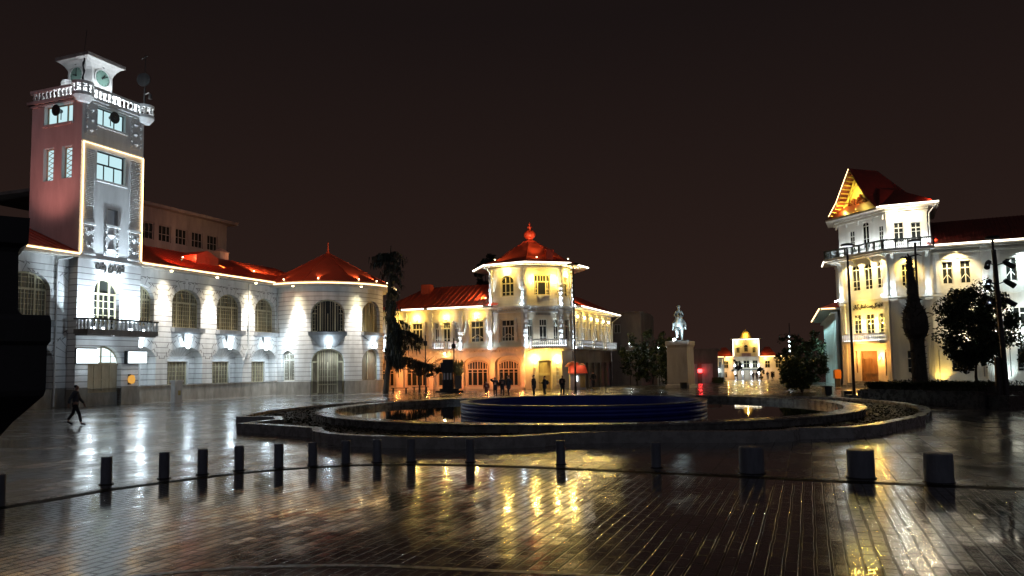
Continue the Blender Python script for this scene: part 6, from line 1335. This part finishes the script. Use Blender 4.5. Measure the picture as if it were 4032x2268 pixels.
def bare_tree(x, y, z0, H, sp_, label, seed, n=34):
    rnd = random.Random(seed); t = thing('bare_tree', (x, y, z0), label, 'tree'); mb = MB(); b = Vector((x, y, z0)); fk = b + Vector((.05, 0, H * .38)); mb.tube([b, fk], [.11, .08], 7); mb.build('trunk', M['bark'], t); mb = MB()
    for k in range(n):
        a = rnd.uniform(0, 2 * pi); p1 = fk + Vector((cos(a) * sp_ * .35, sin(a) * sp_ * .3, rnd.uniform(.1, .3) * H)); p2 = p1 + Vector((cos(a) * sp_ * .5 + rnd.uniform(-.2, .2), sin(a) * sp_ * .4, rnd.uniform(-.05, .22) * H)); mb.tube([fk, p1, p2], [.05, .03, .008], 5)
        for j in range(4): q = p1 + (p2 - p1) * rnd.random(); mb.tube([q, q + Vector((rnd.uniform(-.5, .5), rnd.uniform(-.4, .4), rnd.uniform(-.1, .5)))], [.014, .004], 4)
    mb.build('branches', M['bark'], t); return t
bare_tree(-8.9, 73.4, 0, 3.9, 2.5, 'leafless tree with spreading twigs before the orange shop arches', 41)
bare_tree(39.2, 100., gz(100), 6., 1.7, 'leafless tree twined with lamps right of the far mansion', 42)
tree('topiary_tree', -7.45, 72.6, 0, [(-7.45, 72.6, 0), (-7.42, 72.6, 1.4)], (-7.45, 72.6, 1.95), (.85, .8, .75), 1500, .09, 'small round-headed tree beside the carved stone stele', 'tree', None, 44, 16, .05, 'leaf', .2)
# cedar
cd = thing('cedar_tree', (-11.6, 71.1, 0), 'tall dark drooping cedar between town hall and corner building', 'tree'); rnd = random.Random(8)
mb = MB(); cp = [(-11.75, 71.1, 0), (-11.5, 71.1, 2.5), (-11.45, 71.1, 6), (-11.4, 71.1, 10), (-11.2, 71.1, 13.7)]; mb.tube(cp, [.3, .24, .2, .13, .04], 9); mb.build('trunk', M['bark'], cd)
mb = MB(); mbr = MB()
def trunk_at(z):
    for p, q in zip(cp, cp[1:]):
        if p[2] <= z <= q[2]: t = (z - p[2]) / (q[2] - p[2]); return Vector(p) * (1 - t) + Vector(q) * t
    return Vector(cp[-1])
B = [(2.95, .0, 3.9, -.5), (3.2, .2, 3.1, -.5), (5.75, -.1, 3.2, -.9), (5.4, .25, 2.8, -1.2), (6.6, .1, 2.0, -.5)]
for k in range(52):
    z = rnd.uniform(3.2, 13.4); ln = rnd.uniform(.5, 1.5) if z > 10.3 else rnd.uniform(.5, 1.3) if z > 6.5 else rnd.uniform(.7, 1.9)
    B.append((z, rnd.uniform(0, 2 * pi) if z > 9.8 else rnd.uniform(-1.5, 1.9), ln if z > 9.8 else ln * .95, -ln * rnd.uniform(.4, 1.1)))
for k in range(6): B.append((rnd.uniform(11.2, 12.9), rnd.uniform(2.6, 3.6), rnd.uniform(1.0, 1.9), rnd.uniform(-.3, .1)))
for z, a, ln, dr_ in B:
    p = trunk_at(z); pts = [p + Vector((cos(a) * ln * t, sin(a) * ln * t * .8, .25 * sin(t * 3) + dr_ * t * t)) for t in (0, .33, .66, 1.)]
    mbr.tube(pts, [.06, .045, .03, .01], 5)
    for j in range(int((95 if z < 6.5 else 60) * ln)):
        t = rnd.random() ** .8; i = min(int(t * 3), 2); q = pts[i].lerp(pts[i + 1], t * 3 - i) + Vector((rnd.gauss(0, .16), rnd.gauss(0, .16), rnd.gauss(0, .05)))
        h = rnd.uniform(.25, .95) * (1 if z < 9 else .7); w_ = rnd.uniform(.025, .06); s = Vector((rnd.gauss(0, 1), rnd.gauss(0, 1), 0)).normalized() * w_
        e_ = q + Vector((rnd.gauss(0, .08), rnd.gauss(0, .08), -h)); mb.add([q - s, q + s, e_ + s * .3, e_ - s * .3], ((0, 1, 2, 3),))
mb.build('crown', M['needle'], cd); mbr.build('branches', M['bark'], cd)
# ------------------------------------------------------------------ lamps and street furniture
def street_lamp(x, y, z, r, label, lit=True):
    t = thing('street_lamp', (x, y, 0), label, 'street lamp', 'tall disc-headed street lamps'); mb = MB(); mb.lathe([(.12, 0), (.12, .5), (.085, .55), (.06, z - .1)], (x, y), 10); mb.build('pole', M['pole'], t)
    mb = MB(); mb.lathe([(.05, z - .25), (.06, z - .12), (r * .9, z - .06), (r, z), (r * .9, z + .06), (.02, z + .1)], (x, y), 24); mb.build('lamp_head', M['black'], t)
    mb = MB(); mb.lathe([(.08, z - .13), (r * .8, z - .085), (r * .8, z - .075)], (x, y), 24); mb.build('lamp_lens', LENS if lit else M['white'], t); return t
LENS = emis('dim_lamp_lens', (.9, .93, 1.), 1.0)
street_lamp(19.2, 43.6, 8.95, .36, 'tall slim street lamp in front of the post office door'); street_lamp(25.15, 47.5, 9.75, .40, 'tall street lamp right beside the bare palm trunk'); street_lamp(26.9, 42.6, 9.1, .38, 'tall street lamp behind the floodlight pole, near right frame edge', False); street_lamp(5.3, 65.7, 11., .55, 'tall dark street lamp before the corner building turret', False)
t = thing('floodlight_pole', (23.0, 36.3, 0), 'dark leaning pole carrying six floodlight heads in three pairs', 'floodlight pole')
mb = MB(); mb.tube([(23.15, 36.3, 0), (23.1, 36.3, 2.6), (22.95, 36.3, 7.5)], [.13, .12, .10], 10); mb.tube([(22.85, 36.4, 0), (22.85, 36.4, 2.4)], [.16, .12], 10); mb.build('pole', M['pole'], t)
for k, z in enumerate((6.75, 5.85, 4.95)):
    for sg in (-1, 1):
        b = Vector((23.0 - .02 * k, 36.25, z)); h_ = b + Vector((sg * .42, -.05, .12)); mb = MB(); mb.tube([b, b + Vector((sg * .3, 0, .1))], .03, 6); e_ = h_ + Vector((sg * .22, -.25, -.25)); mb.tube([h_ - Vector((sg * .08, 0, -.08)), h_, e_, e_], [.1, .12, .13, .12], 12); mb.build('floodlight_head', M['black'], t)
def lamp_post(x, y, z, label):
    t = thing('lamp_post', (x, y, 0), label, 'lamp post', 'slim lamp posts before the shop arches'); mb = MB(); mb.lathe([(.09, 0), (.06, .4), (.045, z)], (x, y), 8); mb.build('pole', M['pole'], t); mb = MB(); mb.box(x - .17, x + .17, y - .17, y + .17, z - 1.0, z - .55); mb.box(x - .05, x + .05, y - .1, y + .1, z - .55, z - .1); mb.build('lamp_box', M['black'], t); return t
lamp_post(-8.15, 72., 5.35, 'slim dark lamp post beside the small round-headed tree'); lamp_post(-5.65, 74., 5.1, 'slim dark lamp post behind the carved stone stele')
# stele
st = thing('stone_stele', (-6.05, 72.4, 0), 'dark carved stone stele on stepped base with striped middle', 'monument'); sx, sy = -6.1, 72.4
mb = MB(); mb.box(sx - 1.1, sx + 1.5, sy - .9, sy + .9, -.1, .14); mb.box(sx - .75, sx + 1.0, sy - .6, sy + .6, .14, .32); mb.build('stepped_base', M['darkstone'], st)
mb = MB(); mb.box(sx - .5, sx + .5, sy - .35, sy + .35, .32, 1.15); mb.build('pedestal', M['darkstone'], st)
mb = MB(); mb.box(sx - .48, sx + .48, sy - .33, sy + .33, 1.15, 1.8); mb.build('striped_block', M['black'], st)
mb = MB()
for k in (-.3, 0, .3): mb.box(sx + k - .075, sx + k + .075, sy - .36, sy - .33, 1.17, 1.78)
mb.build('white_stripe', M['white'], st)
mb = MB(); mb.hexa([(sx - .55, sy - .4, 1.8), (sx + .5, sy - .4, 1.8), (sx + .5, sy + .4, 1.8), (sx - .55, sy + .4, 1.8), (sx - .66, sy - .42, 2.1), (sx + .55, sy - .42, 2.1), (sx + .55, sy + .42, 2.1), (sx - .66, sy + .42, 2.1)]); mb.box(sx - .66, sx + .5, sy - .42, sy + .42, 2.1, 2.75); mb.box(sx - .46, sx + .5, sy - .35, sy + .35, 2.75, 3.05); mb.build('carved_block', M['darkstone'], st)
gs = thing('gold_sculpture', (sx + .95, sy + .2, .32), 'pale golden flower-shaped carving standing beside the dark stele', 'sculpture'); gx, gy = sx + .97, sy + .15
mb = MB(); mb.box(gx - .3, gx + .3, gy - .3, gy + .3, .32, 1.5); mb.build('pedestal', M['concrete'], gs)
mb = MB(); mb.lathe([(.3, 1.5), (.36, 1.7), (.48, 1.85), (.5, 2.15), (.4, 2.25), (.46, 2.45), (.3, 2.65)], (gx, gy), 10)
for k in range(9): a = k * .7; mb.tube([(gx + .2 * cos(a), gy + .2 * sin(a), 2.3), (gx + .45 * cos(a), gy + .4 * sin(a), 2.65), (gx + .3 * cos(a), gy + .3 * sin(a), 3.05 - .05 * (k % 3))], [.14, .12, .02], 6)
mb.build('carved_petals', M['gold'], gs)
# kiosk
kk = thing('kiosk', (6.2, 75., 0), 'small street kiosk with bright red canopy behind the dark street lamp', 'kiosk'); kx, ky = 6.25, 75.
mb = MB(); mb.box(kx - .75, kx + .75, ky - .6, ky + .6, 0, 1.55); mb.build('booth', M['white'], kk)
mb = MB(); mb.hexa([(kx - .85, ky - .9, 1.55), (kx + .95, ky - .9, 1.55), (kx + .95, ky + .8, 1.55), (kx - .85, ky + .8, 1.55), (kx - .8, ky - .75, 2.3), (kx + .7, ky - .75, 2.3), (kx + .7, ky + .7, 2.5), (kx - .8, ky + .7, 2.5)]); mb.lathe([(.0, 2.75), (.5, 2.6), (.8, 2.2)], (kx - .4, ky), 12); mb.build('canopy', M['redcloth'], kk)
mb = MB(); mb.box(kx + .2, kx + .7, ky - .66, ky - .6, .2, 1.4); mb.build('goods_display', M['gold'], kk)
mb = MB(); mb.box(kx - .12, kx - .02, ky - .66, ky - .6, .8, 1.3); mb.build('lit_notice', M['panel'], kk)
point((kx + .2, ky - 1.3, 2.4), 22, (1., .5, .3)); point((kx - .5, ky - 1.2, 1.9), 10, (1., .6, .4))
# junction pillar before the hall
jp = thing('junction_pillar', (-24.3, 56.9, 0), 'short grey two-sided utility pillar standing before the town hall wing', 'utility pillar'); jl = Line((-24.65, 56.5), (-24.65 + .54 * D2[0], 56.5 + .54 * D2[1]))
mb = MB(); mb.pbox(jl, -.1, .62, .05, 1.5, .0, .38); mb.pbox(jl, -.16, .68, 1.5, 1.66, -.06, .44); mb.pbox(jl, -.2, .72, -.05, .08, -.1, .48); mb.build('cabinet', M['white'], jp)
mb = MB(); mb.pbox(jl, .2, .45, .55, .9, -.015, .0); mb.build('notice', M['gold'], jp)
# bins, letter box, bench
def G(x, y): return (x, y)
for k, (x, y, w_, h, lab) in enumerate([(21.6, 53.2, .5, .6, 'small dark litter bin standing alone between fountain and post office'), (20.6, 47.8, .5, .45, 'low dark litter bin beside the street lamp foot')]):
    b = thing('litter_bin', (x, y, 0), lab, 'litter bin'); mb = MB(); mb.box(x - w_ / 2, x + w_ / 2, y - .22, y + .22, .06, h); mb.box(x - w_ / 2 + .08, x + w_ / 2 - .08, y - .15, y + .15, 0, .06); mb.build('container', M['black'], b); mb = MB(); mb.box(x - w_ / 2 - .02, x + w_ / 2 + .02, y - .24, y + .24, h, h + .05); mb.build('lid', M['metal'], b)
lx = DFc(.75, 0, -1.6); lb = thing('letter_box', (lx[0], lx[1], 0), 'orange letter box on a post left of post office door', 'letter box'); mb = MB(); mb.box(lx[0] - .3, lx[0] + .3, lx[1] - .2, lx[1] + .2, .75, 1.5); mb.box(lx[0] - .22, lx[0] + .22, lx[1] - .2, lx[1] + .2, 1.5, 1.58); mb.build('box', M['orange'], lb); mb = MB(); mb.box(lx[0] - .2, lx[0] + .2, lx[1] - .15, lx[1] + .15, 0, .75); mb.build('stand', M['darkstone'], lb)
def bench(x, y, label):
    t = thing('bench', (x, y, 0), label, 'bench', 'benches under the cedar'); mb = MB(); mb.box(x - .8, x + .8, y - .22, y + .22, .42, .48); mb.build('seat', M['pole'], t)
    for sx_ in (-.6, .6): mb = MB(); mb.box(x + sx_ - .05, x + sx_ + .05, y - .18, y + .18, 0, .42); mb.build('leg', M['metal'], t)
bench(-10.6, 72.2, 'dark low bench nearest the cedar trunk'); bench(-8.95, 74.6, 'dark low bench behind the left lamp post')
for x, y, lab in ((26.25, 45.3, 'left of two white ground lights beyond the hedge planter'), (28.3, 45.3, 'right of two white ground lights beyond the hedge planter')):
    g = thing('ground_light', (x, y, 0), lab, 'ground light', 'white ground lights by the post office'); mb = MB(); mb.box(x - .12, x + .12, y - .06, y + .06, .0, .3); mb.build('housing', M['metal'], g); mb = MB(); mb.box(x - .09, x + .09, y - .075, y - .06, .12, .28); mb.build('lens', M['lampw'], g); point((x, y - .3, .25), 14, COOL)
tl = thing('traffic_light', (26.6, 110., gz(110)), 'traffic light glowing red right of the statue pedestal', 'traffic light'); mb = MB(); mb.lathe([(.07, -.5), (.06, 1.)], (26.6, 110), 8); mb.build('pole', M['pole'], tl); mb = MB(); mb.box(26.35, 26.85, 109.85, 110.15, .7, 1.9); mb.build('signal_head', M['black'], tl); mb = MB(); mb.lathe([(.28, 1.05), (.32, 1.3), (.28, 1.55)], (26.6, 109.8), 12, cap=True); mb.build('red_signal', M['red_lamp'], tl); point((26.6, 109.4, 1.3), 20, (1., .03, .03))
fm = thing('lamp_mast', (38.9, 108., gz(108)), 'slender far mast carrying a column of white lamps', 'lamp mast'); mb = MB(); mb.lathe([(.1, -1.), (.06, 7.8)], (38.9, 108), 8); mb.build('pole', M['pole'], fm)
for z in (3.9, 4.6, 5.2, 5.9): mb = MB(); mb.lathe([(.02, z - .16), (.16, z), (.02, z + .16)], (38.75, 107.8), 8); mb.build('lamp', M['lampw'], fm)
for x, y, z, lab in ((20.2, 101., 4.6, 'far small white street light highest among the dim trees'), (14.6, 96., 4.9, 'white street light glowing beside the apartment block'), (18.0, 95., 4.4, 'far white street light close to the pedestal top')):
    g = thing('street_light', (x, y, gz(y)), lab, 'street light', 'small white lights among the dim trees'); mb = MB(); mb.lathe([(.05, gz(y)), (.04, z)], (x, y), 6); mb.build('pole', M['pole'], g); mb = MB(); mb.lathe([(.02, z - .1), (.13, z), (.02, z + .12)], (x, y - .1), 8); mb.build('lamp', M['lampw'], g); point((x, y - .5, z - .2), 60, SIDE)
bh = thing('boxwood_hedge', (31.5, 112., gz(112)), 'low clipped hedge edging the far boulevard path', 'hedge'); mb = MB(); rnd = random.Random(2)
for k in range(2600):
    t = rnd.random(); x = 27. + 6.5 * t + rnd.uniform(-.5, .5); y = 100. + 38 * t; z = gz(y) + rnd.uniform(0, .75); a = Vector((rnd.gauss(0, 1), rnd.gauss(0, 1), rnd.gauss(0, 1))).normalized() * .16; b = Vector((rnd.gauss(0, 1), rnd.gauss(0, 1), rnd.gauss(0, 1))).normalized() * .08; p = Vector((x, y, z)); mb.add([p - a, p + b, p + a, p - b], ((0, 1, 2, 3),))
mb.build('foliage', M['leafg'], bh)
spot((pedx - .9, pedy - 1.5, 4.7), (pedx, pedy, 6.6), 420, (.72, .9, 1.), 110, .8); spot((pedx + 2.0, pedy - 9., 3.0), (pedx - .1, pedy, 6.4), 2300, (.72, .9, 1.), 24, .6)
# ------------------------------------------------------------------ added flood fill thrown onto the town hall from the pole, camera, render settings
for z, tg, p, sz in ((6.8, PF(2.6, 13.5, 0), 11500, 30), (5.9, PW(14., 6., 0), 7600, 36), (5., PA(0, 5., 0), 6200, 26)):
    spot((22.4, 35.8, z), tg, p, (.66, .83, 1.), sz, .7, .15)
C = bpy.data.cameras.new('camera'); co = bpy.data.objects.new('camera', C); S.collection.objects.link(co); S.camera = co
f_ = 1935. / 2576; C.sensor_width = 36.; C.lens = 36 * f_; C.shift_y = 50.5 / 2576; C.clip_start = .05; C.clip_end = 2000
p_ = math.atan(147 / 1935); ph = .0145
Fw = Vector((0, cos(p_), sin(p_))); Uu = Vector((0, -sin(p_), cos(p_))); Rr = Vector((1, 0, 0)); rc = Rr * cos(ph) - Uu * sin(ph); uc = Rr * sin(ph) + Uu * cos(ph)
co.matrix_world = Matrix(((rc.x, uc.x, -Fw.x, 0), (rc.y, uc.y, -Fw.y, 0), (rc.z, uc.z, -Fw.z, 2.3), (0, 0, 0, 1)))
S.view_settings.view_transform = 'Standard'; S.view_settings.look = 'None'; S.view_settings.exposure = .1; S.view_settings.gamma = 1.
S.render.engine = 'CYCLES'; S.cycles.use_denoising = True; S.cycles.max_bounces = 6; S.cycles.diffuse_bounces = 3; S.cycles.glossy_bounces = 3; S.cycles.sample_clamp_indirect = 4.; S.cycles.use_light_tree = True; S.cycles.caustics_reflective = False; S.cycles.caustics_refractive = False; S.cycles.adaptive_threshold = .02
S.collection.children.link(COL)
